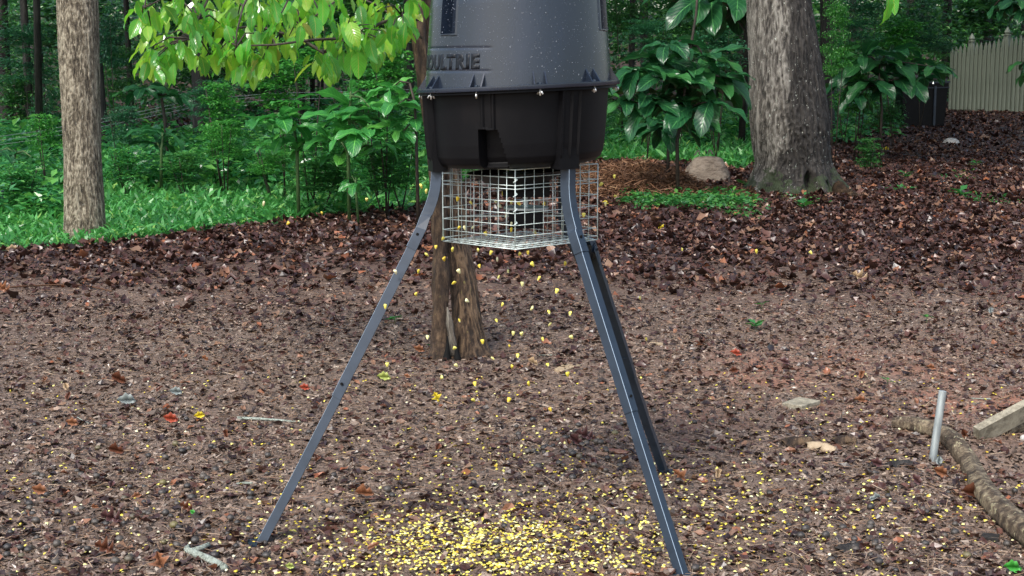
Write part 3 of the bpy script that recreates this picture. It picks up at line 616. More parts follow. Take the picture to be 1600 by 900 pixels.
sapling('light green sapling on a thin dark stem touching the left side of the feeder', (653, 278), [(651, 240), (650, 200), (648, 160), (640, 130)],
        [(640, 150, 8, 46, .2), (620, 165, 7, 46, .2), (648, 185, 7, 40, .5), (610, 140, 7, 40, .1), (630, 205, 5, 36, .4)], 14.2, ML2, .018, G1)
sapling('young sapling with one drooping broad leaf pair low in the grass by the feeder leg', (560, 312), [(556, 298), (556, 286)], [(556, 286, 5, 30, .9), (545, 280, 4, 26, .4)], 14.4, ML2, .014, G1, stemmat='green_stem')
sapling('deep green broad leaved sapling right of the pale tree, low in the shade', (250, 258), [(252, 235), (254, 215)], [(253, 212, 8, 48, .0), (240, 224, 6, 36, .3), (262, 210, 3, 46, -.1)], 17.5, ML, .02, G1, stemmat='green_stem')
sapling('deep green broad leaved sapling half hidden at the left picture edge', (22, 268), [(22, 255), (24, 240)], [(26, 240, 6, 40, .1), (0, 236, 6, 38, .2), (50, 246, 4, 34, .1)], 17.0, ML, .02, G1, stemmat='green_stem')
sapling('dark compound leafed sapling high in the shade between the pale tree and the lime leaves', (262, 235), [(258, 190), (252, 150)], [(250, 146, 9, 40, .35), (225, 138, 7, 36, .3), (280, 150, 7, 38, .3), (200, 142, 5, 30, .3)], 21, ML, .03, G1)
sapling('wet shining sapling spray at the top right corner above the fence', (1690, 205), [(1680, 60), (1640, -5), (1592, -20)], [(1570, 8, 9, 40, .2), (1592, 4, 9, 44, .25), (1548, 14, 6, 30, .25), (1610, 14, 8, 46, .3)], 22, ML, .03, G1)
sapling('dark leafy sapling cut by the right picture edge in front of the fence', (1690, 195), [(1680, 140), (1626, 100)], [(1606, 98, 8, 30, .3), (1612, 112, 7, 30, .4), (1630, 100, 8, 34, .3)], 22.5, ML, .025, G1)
# single lime leaves hanging from above at top right
tr = thing('hanging_branch', 'thin branch with two lime leaves hanging in at the top edge right of the oak', 'branch', at(1388, -40, 9))
mb = MB(); mb.tube([at(1400, -400, 9.6), at(1395, -120, 9.2), at(1390, -20, 9)], [.02, .01, .004], 6); mb.build('twig', 'dark_stem', tr, True)
face_leaf('leaf', DL, tr, at(1388, -8, 9), 2.6, -1.45, .2, .19, .8); face_leaf('leaf', DL, tr, at(1394, -14, 9), .8, -1.2, .4, .15, .8)

# ------------------------------------------------------------------ shrubs (small leaves in layered sprays)
def spray_mesh(seed, n=1500, leaf=.055, layers=9, w=.6, h=1.0, tmpl=LEAF1):
    r = np.random.default_rng(seed); k = layers*5; cz = r.random(k)*h; ca = r.random(k)*6.28; cr = w*.75*np.sqrt(r.random(k))*np.clip(1.15-cz/h*.5, .3, 1)
    i = r.integers(0, k, n); a = r.random(n)*6.28; q = r.random(n)**.6*w*.42
    P = np.stack([cr[i]*np.cos(ca[i])+q*np.cos(a), cr[i]*np.sin(ca[i])+q*np.sin(a), cz[i]-.22*q+r.normal(0, .018, n)], -1)
    return scatter(*tmpl, P, rot_from(r.random(n)*6.28, r.normal(-.15, .28, n), r.normal(0, .3, n)), leaf*r.uniform(.6, 1.3, n), name='foliage')
SPR = [spray_mesh(i+20, 2600, .085, 12) for i in range(4)]; SPF = [spray_mesh(i+40, 4600, .055, 12) for i in range(3)]
def shrub(label, px, py, wpx, hpx, Y, mat, var, fine=False, group=None, cat='shrub', name='shrub'):
    """foliage centred at (px,py) of size wpx,hpx seen at distance Y, on stems from the ground"""
    c = at(px, py+hpx/2, Y); W = wpx/F*Y; H = hpx/F*Y; g0 = gz(c.x, Y)
    tr = thing(name, label, cat, (c.x, Y, g0), group)
    src = (SPF if fine else SPR)[var % (3 if fine else 4)]; key = src.name+mat
    me = SHM.get(key)
    if me is None: me = src.copy(); me.materials.clear(); me.materials.append(MATS[mat]); SHM[key] = me
    o = obj('foliage', me, None, tr); o.location = (c.x, Y, max(c.z, g0)); o.scale = (W/1.3, W/1.3, H); o.rotation_euler = (0, 0, R.random()*6.28)
    mb = MB()
    for i in range(2):
        a = R.random()*6.28; mb.tube([(c.x+.03*i, Y, g0-.05), (c.x+W*.12*math.cos(a), Y+W*.12*math.sin(a), (g0+c.z)/2+H*.2), (c.x+W*.28*math.cos(a), Y+W*.28*math.sin(a), max(c.z, g0)+H*.85)], [.010, .007, .003], 6)
    mb.build('stem', 'dark_stem', tr, True); return tr
SHM = {}
GS = 'small leaved shrubs at the wood edge'
SH = [('blue green layered shrub below the lime leaves, left of centre', 335, 152, 100, 62, 19, 'shrub_blue', 0, True), ('light green fine leaved shoots in front of the blue green layered shrub', 345, 168, 90, 80, 18, 'shrub_green', 1, False),
      ('fine leaved green shrub just right of the pale trunk', 192, 195, 75, 60, 18, 'shrub_blue', 2, True), ('yellow green bushy shrub at the left foot of the pale trunk', 72, 205, 62, 55, 17, 'shrub_green', 3, False),
      ('pale green bush low under the blue green shrub', 350, 215, 90, 60, 17.5, 'shrub_green', 0, True), ('dark blue green bush high on the far left', 40, 85, 120, 90, 28, 'shrub_blue', 1, True),
      ('dark spreading shrub at the left edge behind the thin trunks', 30, 150, 90, 70, 30, 'wood_leaf', 2, False), ('dark shrub directly left of the pale trunk at mid height', 75, 160, 60, 80, 26, 'shrub_blue', 3, True),
      ('leafy dark shrub right of the pale trunk near the top', 175, 55, 60, 90, 24, 'shrub_blue', 0, False), ('dense dark fine shrub right of the pale trunk at mid height', 190, 115, 80, 80, 28, 'wood_leaf', 1, True),
      ('dark shrub in the gap between the lime leaves and the big leaved saplings', 400, 155, 90, 60, 30, 'wood_leaf', 2, True), ('bright shrub behind the drooping lime leaves', 480, 60, 120, 110, 15.5, 'shrub_green', 3, False),
      ('shining green shrub at the upper left shoulder of the feeder lid', 600, 90, 110, 90, 15.0, 'shrub_green', 0, False), ('green bush behind the light green saplings left of the feeder', 520, 240, 140, 80, 16.5, 'shrub_green', 1, True),
      ('green bush low against the left side of the feeder barrel', 625, 240, 90, 90, 15.6, 'shrub_green', 2, False), ('pale leafy bush in the grass left of the light green saplings', 425, 245, 90, 50, 16.6, 'shrub_green', 3, True),
      ('shrub with layered bluish leaves right of the feeder lid', 1010, 60, 100, 60, 22, 'shrub_blue', 2, True), ('dark tall shrub behind the drooping magnolia whorl', 1060, 25, 140, 90, 27, 'wood_leaf', 1, True),
      ('bluish layered shrub left of the oak trunk', 1120, 70, 90, 70, 23, 'shrub_blue', 0, False), ('dark shrub beneath the tall umbrella sapling', 1120, 125, 100, 70, 26, 'wood_leaf', 3, False),
      ('olive green bush hugging the right side of the oak', 1305, 60, 60, 110, 23, 'shrub_green', 1, True), ('bluish fine leaved bush right of the oak near the top', 1345, 30, 90, 70, 25, 'shrub_blue', 2, True),
      ('dark green bush at upper right above the black bin', 1440, 40, 110, 80, 31, 'shrub_blue', 0, True), ('dark spreading bush above the picket fence', 1530, 20, 130, 60, 46, 'wood_leaf', 1, False),
      ('light leafed shrub behind the magnolia sapling right of the oak', 1320, 95, 70, 60, 27, 'shrub_green', 2, False), ('dark bushy undergrowth at the foot of the sapling right of the oak', 1385, 175, 70, 45, 26, 'wood_leaf', 3, True),
      ('dark bush filling the gap left of the picket fence', 1465, 90, 60, 60, 42, 'wood_leaf', 1, True), ('dark shrub between the far trunks at upper left', 110, 30, 200, 80, 36, 'wood_leaf', 0, False),
      ('dark tall bush behind the lime leaves', 300, 60, 150, 120, 30, 'wood_leaf', 1, False), ('dark tall bush behind the upper left of the feeder lid', 560, 30, 200, 110, 26, 'wood_leaf', 2, False),
      ('dark bush behind the right shoulder of the feeder lid', 975, 20, 80, 60, 30, 'wood_leaf', 0, True)]
for lb, px, py, w_, h_, Y, mt, va, fi in SH: shrub(lb, px, py, w_, h_, Y, mt, va, fi, GS)
for lb, px, py, w_, h_, Y, mt, va, fi in (('bright bush of fresh green leaves under the light green saplings', 500, 265, 130, 60, 15.4, 'weed_leaf', 0, False), ('bright leafy bush left of the feeder leg behind the stilt grass', 600, 262, 110, 60, 15.2, 'weed_leaf', 1, False),
      ('fresh green bush under the drooping leaves, second from the feeder', 440, 120, 120, 90, 17, 'shrub_green', 2, False), ('fresh green bush touching the upper left of the feeder drum', 590, 140, 120, 90, 16.2, 'weed_leaf', 3, False),
      ('low green bush in the gap right of the pale trunk', 200, 255, 90, 50, 17.2, 'herb_leaf', 1, False), ('low green bush left of the blue green layered shrub', 290, 262, 90, 50, 17, 'weed_leaf', 2, False),
      ('leafy bright bush at the left edge above the grass', 30, 285, 110, 60, 15.5, 'herb_leaf', 3, False), ('fresh green bush right of the oak beside the olive bush', 1335, 130, 80, 80, 25, 'shrub_green', 0, False), ('layered green bush above the magnolia sapling right of the oak', 1400, 60, 110, 70, 28, 'shrub_green', 3, False)):
    shrub(lb, px, py, w_, h_, Y, mt, va, fi, GS)
# leafy shoots beside the oak and small seedlings
shrub('tuft of tall bright weeds right of the oak foot', 1357, 236, 50, 42, 21.5, 'weed_leaf', 1, False, None, 'plant', 'tall_weed')
def seedling(label, px, py, s, n_=6, mat='weed_leaf'):
    b = gp(px, py); tr = thing('seedling', label, 'seedling', b)
    me = LM.get(mat)
    if me is None: me = scatter(*LEAF2, np.zeros((1, 3)), rot_from(np.zeros(1), np.zeros(1), np.zeros(1)), np.ones(1)); me.materials.append(MATS[mat]); LM[mat] = me
    mb = MB(); mb.tube([b-Vector((0, 0, .01)), b+Vector((0, 0, s*.5))], [.002, .0015], 5); mb.build('stem', 'green_stem', tr)
    for i in range(n_):
        face_leaf('leaf', [me], tr, b+Vector((0, 0, s*R.uniform(.25, .55))), i*6.28/n_+R.random()*.5, R.uniform(.0, .6), R.gauss(0, .3), s*R.uniform(.6, 1), 1)
LM = {}
seedling('tiny green seedling on the litter left of the split trunk', 617, 505, .075, 7); seedling('small bright green leaf cluster at the left foot of the split trunk', 674, 546, .055, 4, 'weed_leaf')
seedling('tiny green seedling on bare litter right of the rear leg', 1181, 516, .08, 7); seedling('small green sprout right of the seedling beyond the rear leg', 1190, 483, .08, 3)
seedling('small upright green sprout left of the metal pipe', 1387, 602, .05, 4); seedling('faint green sprout in the litter on the far right', 1448, 505, .07, 3)
seedling('green seedling at the front of the oak, in the leaf litter', 1255, 330, .16, 7); seedling('green seedling near the left of the oak foot', 1165, 300, .2, 8)
seedling('small fern like seedling right of the oak in brown leaves', 1415, 282, .18, 8); seedling('yellow green low plant on the litter in front of the fence', 1525, 262, .16, 8); seedling('yellow green low plant nearest the right edge of the litter', 1500, 312, .2, 9)

# ------------------------------------------------------------------ dark trunks of the wood
GT = 'dark trunks in the shaded wood'
TK = [(8, 20, 40, 'slim dark trunk at the left picture edge in the shaded wood'), (46, 12, 30, 'dark straight trunk left of the pale tree'), (70, 7, 30, 'thin dark stem just left of the pale tree'),
      (160, 16, 26, 'dark trunk tucked behind the right side of the pale tree'), (205, 9, 34, 'thin trunk in the shade right of the pale tree'), (314, 26, 27, 'grey brown trunk under the blue green layered shrub'),
      (352, 8, 38, 'thin far trunk behind the lime leaves'), (432, 14, 34, 'dark trunk behind the left hand lime leaf branch'), (500, 10, 40, 'thin dark trunk behind the light green sapling'),
      (574, 18, 38, 'dark trunk behind the bright shrub left of the feeder'), (640, 16, 30, 'brown trunk close behind the left shoulder of the feeder'), (985, 10, 40, 'thin dark trunk right of the feeder lid'),
      (1010, 14, 50, 'far trunk on the brown bank right of the feeder lid'), (1158, 20, 34, 'dark trunk peeping from the left side of the oak'), (1294, 22, 30, 'dark trunk peeping from the right side of the oak'),
      (1330, 10, 42, 'slim trunk behind the olive bush'), (1404, 16, 44, 'trunk behind the magnolia sapling right of the oak'), (1432, 10, 52, 'far slim trunk above the black bin'), (1478, 14, 48, 'dark trunk rising beside the left end of the fence'),
      (1540, 22, 55, 'dark trunk behind the middle of the fence'), (1596, 12, 50, 'dark trunk behind the right end of the fence'),
      (-60, 24, 34, 'dark trunk just outside the left edge of the wood'), (1680, 26, 44, 'dark trunk just outside the right edge of the wood'), (1180, 12, 60, 'far trunk on the bank behind the oak'), (780, 20, 45, 'far trunk hidden behind the feeder'), (880, 16, 55, 'far trunk on the bank behind the feeder')]
for i, (px, w, Y, lb) in enumerate(TK):
    b = at(px, 150, Y); g0 = gz(b.x, Y); rr = w/2/F*Y; ln = R.gauss(0, .25)
    tr = thing('wood_tree', lb, 'tree', (b.x, Y, g0), GT)
    mb = MB(); mb.tube([(b.x+ln*t_/9, Y, g0-.1+t_) for t_ in (0, .25, 1, 2, 4, 7, 11)], [rr*1.35, rr*1.08, rr, rr*.96, rr*.9, rr*.75, rr*.45], 14, True, barkfn(5, .12)); mb.build('trunk', 'bark_dark', tr, True)
    add_crown(tr, b.x, Y+1, R.uniform(7.5, 10), R.uniform(1.0, 1.5), i)
for i, (x, y) in enumerate([(-8, 25), (-4, 28), (0, 24), (4.5, 29), (12, 27), (-12, 31), (2, 36), (-5, 37), (14, 36), (-9, 19), (8.5, 20), (15, 30)]):
    tr = thing('wood_tree', ('slim dark tree of the wood whose crown closes over the left hand undergrowth' if x < 0 else 'slim dark tree of the wood whose crown closes over the right hand undergrowth'), 'tree', (x, y, gz(x, y)), GT)
    add_crown(tr, x, y, 7.6+R.random()*2, 1.35, i)
    mb = MB(); mb.tube([(x, y, gz(x, y)-.1), (x+.1, y, 4), (x, y, 9)], [.07, .055, .03], 10); mb.build('trunk', 'bark_dark', tr, True)
# far undergrowth: reads as one mass
def understory(n, k, Y0, Y1, z0, z1, leaf, seed):
    r = np.random.default_rng(seed); Yc = r.uniform(Y0, Y1, k); xc = r.uniform(-1, 1, k)*(.54*Yc+4); zc = ground_z(xc, Yc)+r.uniform(z0, z1, k)
    i = r.integers(0, k, n); sz = Yc[i]/35
    P = np.stack([xc[i]+r.normal(0, .85, n)*sz, Yc[i]+r.normal(0, .5, n), zc[i]+r.normal(0, .16, n)*sz-.05], -1)
    P[:, 2] = np.maximum(P[:, 2], ground_z(P[:, 0], P[:, 1])+.02)
    return P, rot_from(r.random(n)*6.28, r.normal(-.15, .4, n), r.normal(0, .45, n)), leaf*r.uniform(.6, 1.3, n)*sz
A = [understory(52000, 420, 29, 44, .4, 4.2, .14, 1), understory(58000, 540, 44, 62, .1, 4.5, .17, 2), understory(56000, 640, 62, 96, .1, 7, .22, 3)]
P = np.concatenate([a[0] for a in A]); M = np.concatenate([a[1] for a in A]); S = np.concatenate([a[2] for a in A])
px, py = topx(P[:, 0], P[:, 1], P[:, 2]); k = ~((px > 940) & (px < 1010) & (py > 50) & (py < 110) & (P[:, 1] < 60)) & ~((px > 1475) & (P[:, 1] < 41.5))
stuff('undergrowth', scatter(*LEAF1, P[k], M[k], S[k]), 'wood_leaf', 'dark leafy undergrowth filling the far wood between the trunks', 'undergrowth')
P = np.concatenate([P[:0]]+[understory(30000, 240, 100, 130, 2, 10, .3, 9)[0]]); n = len(P)
stuff('far_wood', scatter(*LEAF1, P, rot_from(rng.random(n)*6.28, rng.normal(0, .5, n), rng.normal(0, .6, n)), rng.uniform(.5, 1.3, n)), 'wood_leaf', 'far wood seen as one dark leafy mass on the bank', 'wood')

# ------------------------------------------------------------------ wire strands through the wood
wf = thing('wire_fence', 'three thin pale fence wires strung through the shaded wood at upper left', 'wire fence', at(240, 230, 22))
for k_, (ya, yb, yc, yd) in enumerate(((213, 173, 157, 146), (219, 178, 162, 150), (226, 184, 168, 156))):
    mb = MB(); mb.tube([at(-60, ya+8, 21), at(60, ya-8, 21.5), at(225, yb, 22), at(300, yc, 22.5), at(420, yd, 23), at(640, yd-6, 24)], .0032, 5); mb.build('strand', 'zinc_pipe', wf)

# ------------------------------------------------------------------ picket fence
pf = thing('picket_fence', 'weathered pale green grey wooden picket fence with pointed tops at the far right', 'fence', (12.3, 40, gz(12.3, 40)))
L0 = at(1484, 172, 40.5); L1 = at(1604, 168, 38.5)
dv = (L1-L0); dv.z = 0; seg_ = dv.length; dv.normalize(); nrm = Vector((-dv.y, dv.x, 0))
sp_ = .135; nP = int(seg_/sp_)+26
pm = MB(); w2, d2 = .045, .014
prof = [(-w2, 0), (w2, 0), (w2, .93), (w2*.55, .965), (0, 1.0), (-w2*.55, .965), (-w2, .93)]
V = [(a, -d2, b) for a, b in prof]+[(a, d2, b) for a, b in prof]; nn = len(prof)
from_q = [(i, (i+1) % nn, nn+(i+1) % nn, nn+i) for i in range(nn)]
bmv = bpy.data.meshes.new('picket'); bmv.from_pydata(V, [], [tuple(range(nn)), tuple(reversed(range(nn, 2*nn)))]+[tuple(reversed(q)) for q in from_q]); bmv.materials.append(MATS['fence_wood'])
ang = math.atan2(dv.y, dv.x)
hfun = lambda s: 1.74+.31*min(1.4, s/seg_)
for i in range(nP):
    s = i*sp_; p = L0+dv*s; g0 = gz(p.x, p.y)-.02
    o = obj('picket', bmv, None, pf); o.matrix_basis = Matrix.Translation((p.x, p.y, g0)) @ Matrix.Rotation(ang+R.gauss(0, .02), 4, 'Z') @ Matrix.Rotation(R.gauss(0, .004), 4, 'Y') @ Matrix.Diagonal((1, 1, hfun(s)*R.uniform(.99, 1.008), 1))
mb = MB()
for i in range(nP-1):
    s = (i+.5)*sp_; p = L0+dv*s+nrm*.03; g0 = gz(p.x, p.y); h = hfun(s)*.82; mb.box((p.x, p.y, g0+h/2), (.11, .014, h), Matrix.Rotation(ang, 3, 'Z'))
tag(mb.build('backing_board', 'fence_wood', pf), kind='stuff')
for fz in (.22, .84):
    mb = MB(); a = L0+nrm*.075; b = L0+dv*(nP*sp_)+nrm*.075; mb.cells(a+Vector((0, 0, 1.74*fz)), b+Vector((0, 0, 1.74*fz+.31*fz*(nP*sp_/seg_))), .05, .09); mb.build('rail', 'fence_wood', pf)
for pxp, tp in ((1511, 52), (1566, 42), (1622, 30), (1680, 20)):
    fr = (pxp-1484)/120; p = L0+dv*(seg_*fr)+nrm*.10; tz = at(pxp, tp, p.y).z; g0 = gz(p.x, p.y)
    mb = MB(); RM = Matrix.Rotation(ang, 3, 'Z'); hh = tz-g0-.22; mb.box((p.x, p.y, g0+hh/2), (.13, .13, hh), RM); ps = mb.build('post', 'fence_wood', pf)
    mb = MB(); mb.tube([(p.x, p.y, g0+hh+.001), (p.x, p.y, g0+hh+.03), (p.x, p.y, g0+hh+.035), (p.x, p.y, g0+hh+.08), (p.x, p.y, g0+hh+.14), (p.x, p.y, g0+hh+.22)], [.10, .10, .06, .085, .06, .008], 8); mb.build('finial', 'fence_wood', ps)

# ------------------------------------------------------------------ black bin beyond the sapling
Yk = 33.0; a = at(1408, 178, Yk); b = at(1480, 178, Yk); g0 = gz(a.x, Yk); top = at(1440, 130, Yk).z
bn = thing('black_bin', 'black boxy bin with a thin pale rim standing left of the picket fence', 'bin', ((a.x+b.x)/2, Yk+.3, g0))
mb = MB(); cx_ = (a.x+b.x)/2; w0 = (b.x-a.x)/2; hB = top-g0
lo, hi = .88, 1.0; V = []
for z, s in ((0, lo), (hB, hi)): V += [(cx_-w0*s, Yk, g0+z), (cx_+w0*s, Yk, g0+z), (cx_+w0*s, Yk+.7, g0+z), (cx_-w0*s, Yk+.7, g0+z)]
mb.add(V, [(0, 3, 2, 1), (4, 5, 6, 7), (0, 1, 5, 4), (1, 2, 6, 5), (2, 3, 7, 6), (3, 0, 4, 7)]); mb.build('body', 'black_matte', bn)
mb = MB(); z_ = g0+hB
mb.cells((cx_-w0-.03, Yk-.02, z_), (cx_+w0+.03, Yk-.02, z_+.03), .03, .035); mb.cells((cx_-w0-.03, Yk-.02, z_-.12), (cx_+w0+.02, Yk-.02, z_-.09), .025, .02); mb.build('rim', 'leg_steel', bn)
mb = MB(); mb.box((cx_+.22, Yk-.02, g0+hB/2-.02), (.05, .05, hB-.08)); mb.build('corner_strut', 'leg_steel', bn)
mb = MB(); mb.box((cx_, Yk+.34, z_+.13), (w0*1.9, .7, .05), Matrix.Rotation(.12, 3, 'Y')); mb.build('lid', 'black_plastic', bn)
for dx in (-.12, .16):
    mb = MB(); mb.tube([(cx_+dx, Yk-.04, z_-.03), (cx_+dx, Yk-.04, z_-.005), (cx_+dx, Yk-.04, z_+.03)], [.022, .03, .012], 8); mb.build('latch', 'bolt_steel', bn)

# ------------------------------------------------------------------ sack in the pine straw
Ys = gp(1110, 285).y; c = at(1109, 275, Ys)
sk = thing('burlap_sack', 'slumped tan sack with faint printed marks lying between the pine straw and the oak', 'sack', (c.x, Ys+.25, 0))
nu, nv = 64, 30; V = []
for j in range(nv+1):
    v = j/nv
    for i in range(nu):
        a = i/nu*2*PI; ca, sa = math.cos(a), math.sin(a); e = .8
        rx = .335*(1-.50*v**1.7); ry = .28*(1-.55*v**1.8)
        if v > .9: f = math.sqrt(max(0, 1-((v-.9)/.1)**2)); rx *= f; ry *= f
        x = rx*math.copysign(abs(ca)**e, ca); y = ry*math.copysign(abs(sa)**e, sa); z = .36*v
        w = 1+.10*float(fbm(a*1.6+3, v*5+1, 3, 61))*min(1, (1-v)*5)
        V.append((c.x-.02+x*w+.03*v, Ys+.25+y*w, -.02+z+.02*float(fbm(x*9, y*9+z*6, 2, 62))-.05*max(0, x)*v))
i0 = np.arange(nv)[:, None]*nu; j_ = np.arange(nu)[None]; q = np.stack([i0+j_, i0+(j_+1) % nu, i0+nu+(j_+1) % nu, i0+nu+j_], -1).reshape(-1, 4)
obj('sack_body', mesh(V, q, True), 'burlap', sk)
SV = np.array(V)
def sack_surf(px, py):
    p = at(px, py, Ys); d = np.hypot(SV[:, 0]-p.x, SV[:, 2]-p.z)+np.where(SV[:, 1] < Ys+.26, 0, 9); v = SV[np.argmin(d)]; return Vector((p.x, v[1]-.006, p.z))
mb = MB()
for pl in ([(1090, 240), (1096, 236)], [(1096, 237), (1096, 243)], [(1104, 236), (1108, 241)], [(1111, 242), (1112, 235)], [(1114, 236), (1116, 242)], [(1088, 244), (1092, 241)]):
    q2 = [sack_surf(*p) for p in pl]; mb.cells(q2[0]-Vector((0, .01, 0)), q2[1]-Vector((0, .01, 0)), .016, .016, (0, -1, 0))
mb.build('print_mark', 'print_ink', sk)

# ------------------------------------------------------------------ FEEDER
C = Vector((.02, 4.85, 0)); fd = thing('game_feeder', 'tall black barrel game feeder on three splayed steel legs with a wire cage below', 'feeder', C)
SH_ = .045
def fz(py, Y=4.55): return at(800, py, Y).z
def lathe_mesh(zs, rs, seg, fn=None, cap_lo=False, cap_hi=False, shear=True):
    az = np.linspace(-PI, PI, seg, endpoint=False); A, Z = np.meshgrid(az, zs); RR = np.repeat(np.array(rs)[:, None], seg, 1)
    if fn is not None: RR = RR+fn(A, Z)
    X = RR*np.sin(A); Y = -RR*np.cos(A); V = np.stack([X+C.x, Y+C.y, Z+(SH_*X if shear else 0)], -1).reshape(-1, 3)
    n = len(zs); i0 = np.arange(n-1)[:, None]*seg; j = np.arange(seg)[None]; j2 = (j+1) % seg
    fs = [np.stack([i0+j, i0+j2, i0+seg+j2, i0+seg+j], -1).reshape(-1, 4)]; tr = []
    if cap_lo: V = np.concatenate([V, [[C.x, C.y, zs[0]]]]); k = np.arange(seg); tr.append(np.stack([k, (k+1) % seg, np.full(seg, len(V)-1)], -1)[:, ::-1])
    if cap_hi: V = np.concatenate([V, [[C.x, C.y, zs[-1]]]]); k = np.arange(seg)+(n-1)*seg; tr.append(np.stack([k, (k-(n-1)*seg+1) % seg+(n-1)*seg, np.full(seg, len(V)-1)], -1))
    if tr: fs.append(np.concatenate(tr))
    return V, fs
def shade_auto(o, deg=35):
    me = o.data; me.polygons.foreach_set('use_smooth', np.ones(len(me.polygons), bool)); me.set_sharp_from_angle(angle=math.radians(deg))
DG = math.radians
zfl = fz(134); ztop0 = fz(0)
def box_in(A, Z, a0, a1, z0, z1): return ((A > DG(a0)) & (A < DG(a1)) & (Z > z0) & (Z < z1))
def lid_fn(A, Z):
    d = np.zeros_like(A); X = .3*np.sin(A)*SH_
    Zs = Z+X
    for a0, a1, zb in ((-55, -42.5, fz(51)), (63, 75, fz(42)), (-175, -160, fz(45)), (150, 165, fz(45))):
        d = np.where(box_in(A, Zs, a0, a1, zb, 2.05), -.035, d)
        rim = box_in(A, Zs, a0-1.3, a1+1.3, zb-.006, 2.06) & ~box_in(A, Zs, a0, a1, zb, 2.05); d = np.where(rim, .004, d)
    # recessed name plate grooves
    for yy in (74.5, 111):
        zc = fz(yy); d = d-.0013*np.exp(-((Zs-zc)/.0035)**2)*np.clip((DG(-15)-A)/DG(4), 0, 1)*(A > DG(-85))
    return d
zl = np.concatenate([np.linspace(zfl, fz(40), 74), np.linspace(fz(40), 2.02, 80)[1:]]); rl = np.interp(zl, [zfl, ztop0, 2.02], [.303, .284, .245])
zl = np.concatenate([zl, [2.06, 2.09, 2.11, 2.12]]); rl = np.concatenate([rl, [.235, .21, .16, .08]])
V, fs = lathe_mesh(zl, rl, 360, lid_fn, False, True); lid = obj('lid', mesh(V, fs), 'black_plastic', fd); shade_auto(lid)
# flange ring
zf = fz(140); V, fs = lathe_mesh([zf+.013, zf+.0145, zf+.013, zf+.003, zf, zf+.001], [.296, .31, .3315, .3325, .331, .29], 128); fl = obj('flange', mesh(V, fs), 'black_plastic', lid); shade_auto(fl)
V, fs = lathe_mesh([zf+.0005, zf-.001, zf-.0085, zf-.010, zf-.0095], [.288, .320, .3215, .319, .285], 128); 
def radial(az, r, z): return Vector((C.x+r*math.sin(az), C.y-r*math.cos(az), z+SH_*r*math.sin(az)))
# ribs + wing nuts round the flange
wing = [DG(a) for a in (-60, -24, 12, 48, 84, 120, 156, 192, 228, 264)]
for az in wing:
    for s in (-1, 1):
        a2 = az+s*DG(3.4); mb = MB(); tv = Vector((math.cos(a2), math.sin(a2), 0))*.0022
        r0 = .2995; P0 = radial(a2, r0, zf+.014); P1 = radial(a2, .328, zf+.014); P2 = radial(a2, r0-.003, zf+.058)
        Vv = [P0-tv, P1-tv, P2-tv, P0+tv, P1+tv, P2+tv]; mb.add([list(v) for v in Vv], [(0, 1, 4, 3), (1, 2, 5, 4), (2, 0, 3, 5)], [(0, 2, 1), (3, 4, 5)]); mb.build('rib', 'black_plastic', lid)
    mb = MB(); c = radial(az, .318, zf-.002); tw_ = az+R.uniform(-1.3, 1.3); t1 = Vector((math.cos(tw_), math.sin(tw_), 0))
    mb.tube([c+Vector((0, 0, .004)), c-Vector((0, 0, .010)), c-Vector((0, 0, .019))], [.004, .0038, .003], 8)
    mb.tube([c-Vector((0, 0, .004)), c+t1*.006-Vector((0, 0, .006)), c+t1*.011-Vector((0, 0, .015))], [.0022, .0032, .0028], 6); mb.tube([c-Vector((0, 0, .004)), c-t1*.006-Vector((0, 0, .006)), c-t1*.011-Vector((0, 0, .015))], [.0022, .0032, .0028], 6)
    mb.build('wing_nut', 'bolt_steel', lid, True)
    mb = MB(); c = radial(az, .318, zf+.0145); mb.tube([c, c+Vector((0, 0, .005))], [.006, .005], 6); mb.build('bolt_head', 'leg_steel', lid)
# lettering wrapped on the lid
def text_mesh(txt, size):
    cu = bpy.data.curves.new('t', 'FONT'); cu.body = txt; cu.size = size; cu.offset = .0034; cu.resolution_u = 3; cu.space_character = 1.12; cu.extrude = 0
    o = bpy.data.objects.new('t', cu); me = bpy.data.meshes.new_from_object(o); bpy.data.objects.remove(o); return me
tm = text_mesh('MOULTRIE', .062); vv = np.empty(len(tm.vertices)*3, np.float32); tm.vertices.foreach_get('co', vv); vv = vv.reshape(-1, 3).astype(float)
import bmesh
bm = bmesh.new(); bm.from_mesh(tm); bmesh.ops.subdivide_edges(bm, edges=[e for e in bm.edges if e.calc_length() > .012], cuts=2); bmesh.ops.triangulate(bm, faces=bm.faces)
r_ = bmesh.ops.extrude_face_region(bm, geom=bm.faces[:]); 
for v in [g_ for g_ in r_['geom'] if isinstance(g_, bmesh.types.BMVert)]: v.co.z += .0007
xs = [v.co.x for v in bm.verts]; ys = [v.co.y for v in bm.verts]; x0, x1 = min(xs), max(xs); y0, y1 = min(ys), max(ys)
aE, aU = -23.5, -84.0; zlo, zhi = fz(107), fz(82)
for v in bm.verts:
    u = (v.co.x-x0)/(x1-x0); az = DG(aU+(aE-aU)*u); z = zlo+(v.co.y-y0)/(y1-y0)*(zhi-zlo); z -= SH_*.3*math.sin(az)*.6
    rr = float(np.interp(z, [zfl, ztop0], [.303, .284]))+.0004+v.co.z; p = radial(az, rr, z); v.co = p
me = bpy.data.meshes.new('lettering'); bm.to_mesh(me); bm.free(); obj('lettering', me, 'letter_plastic', lid)
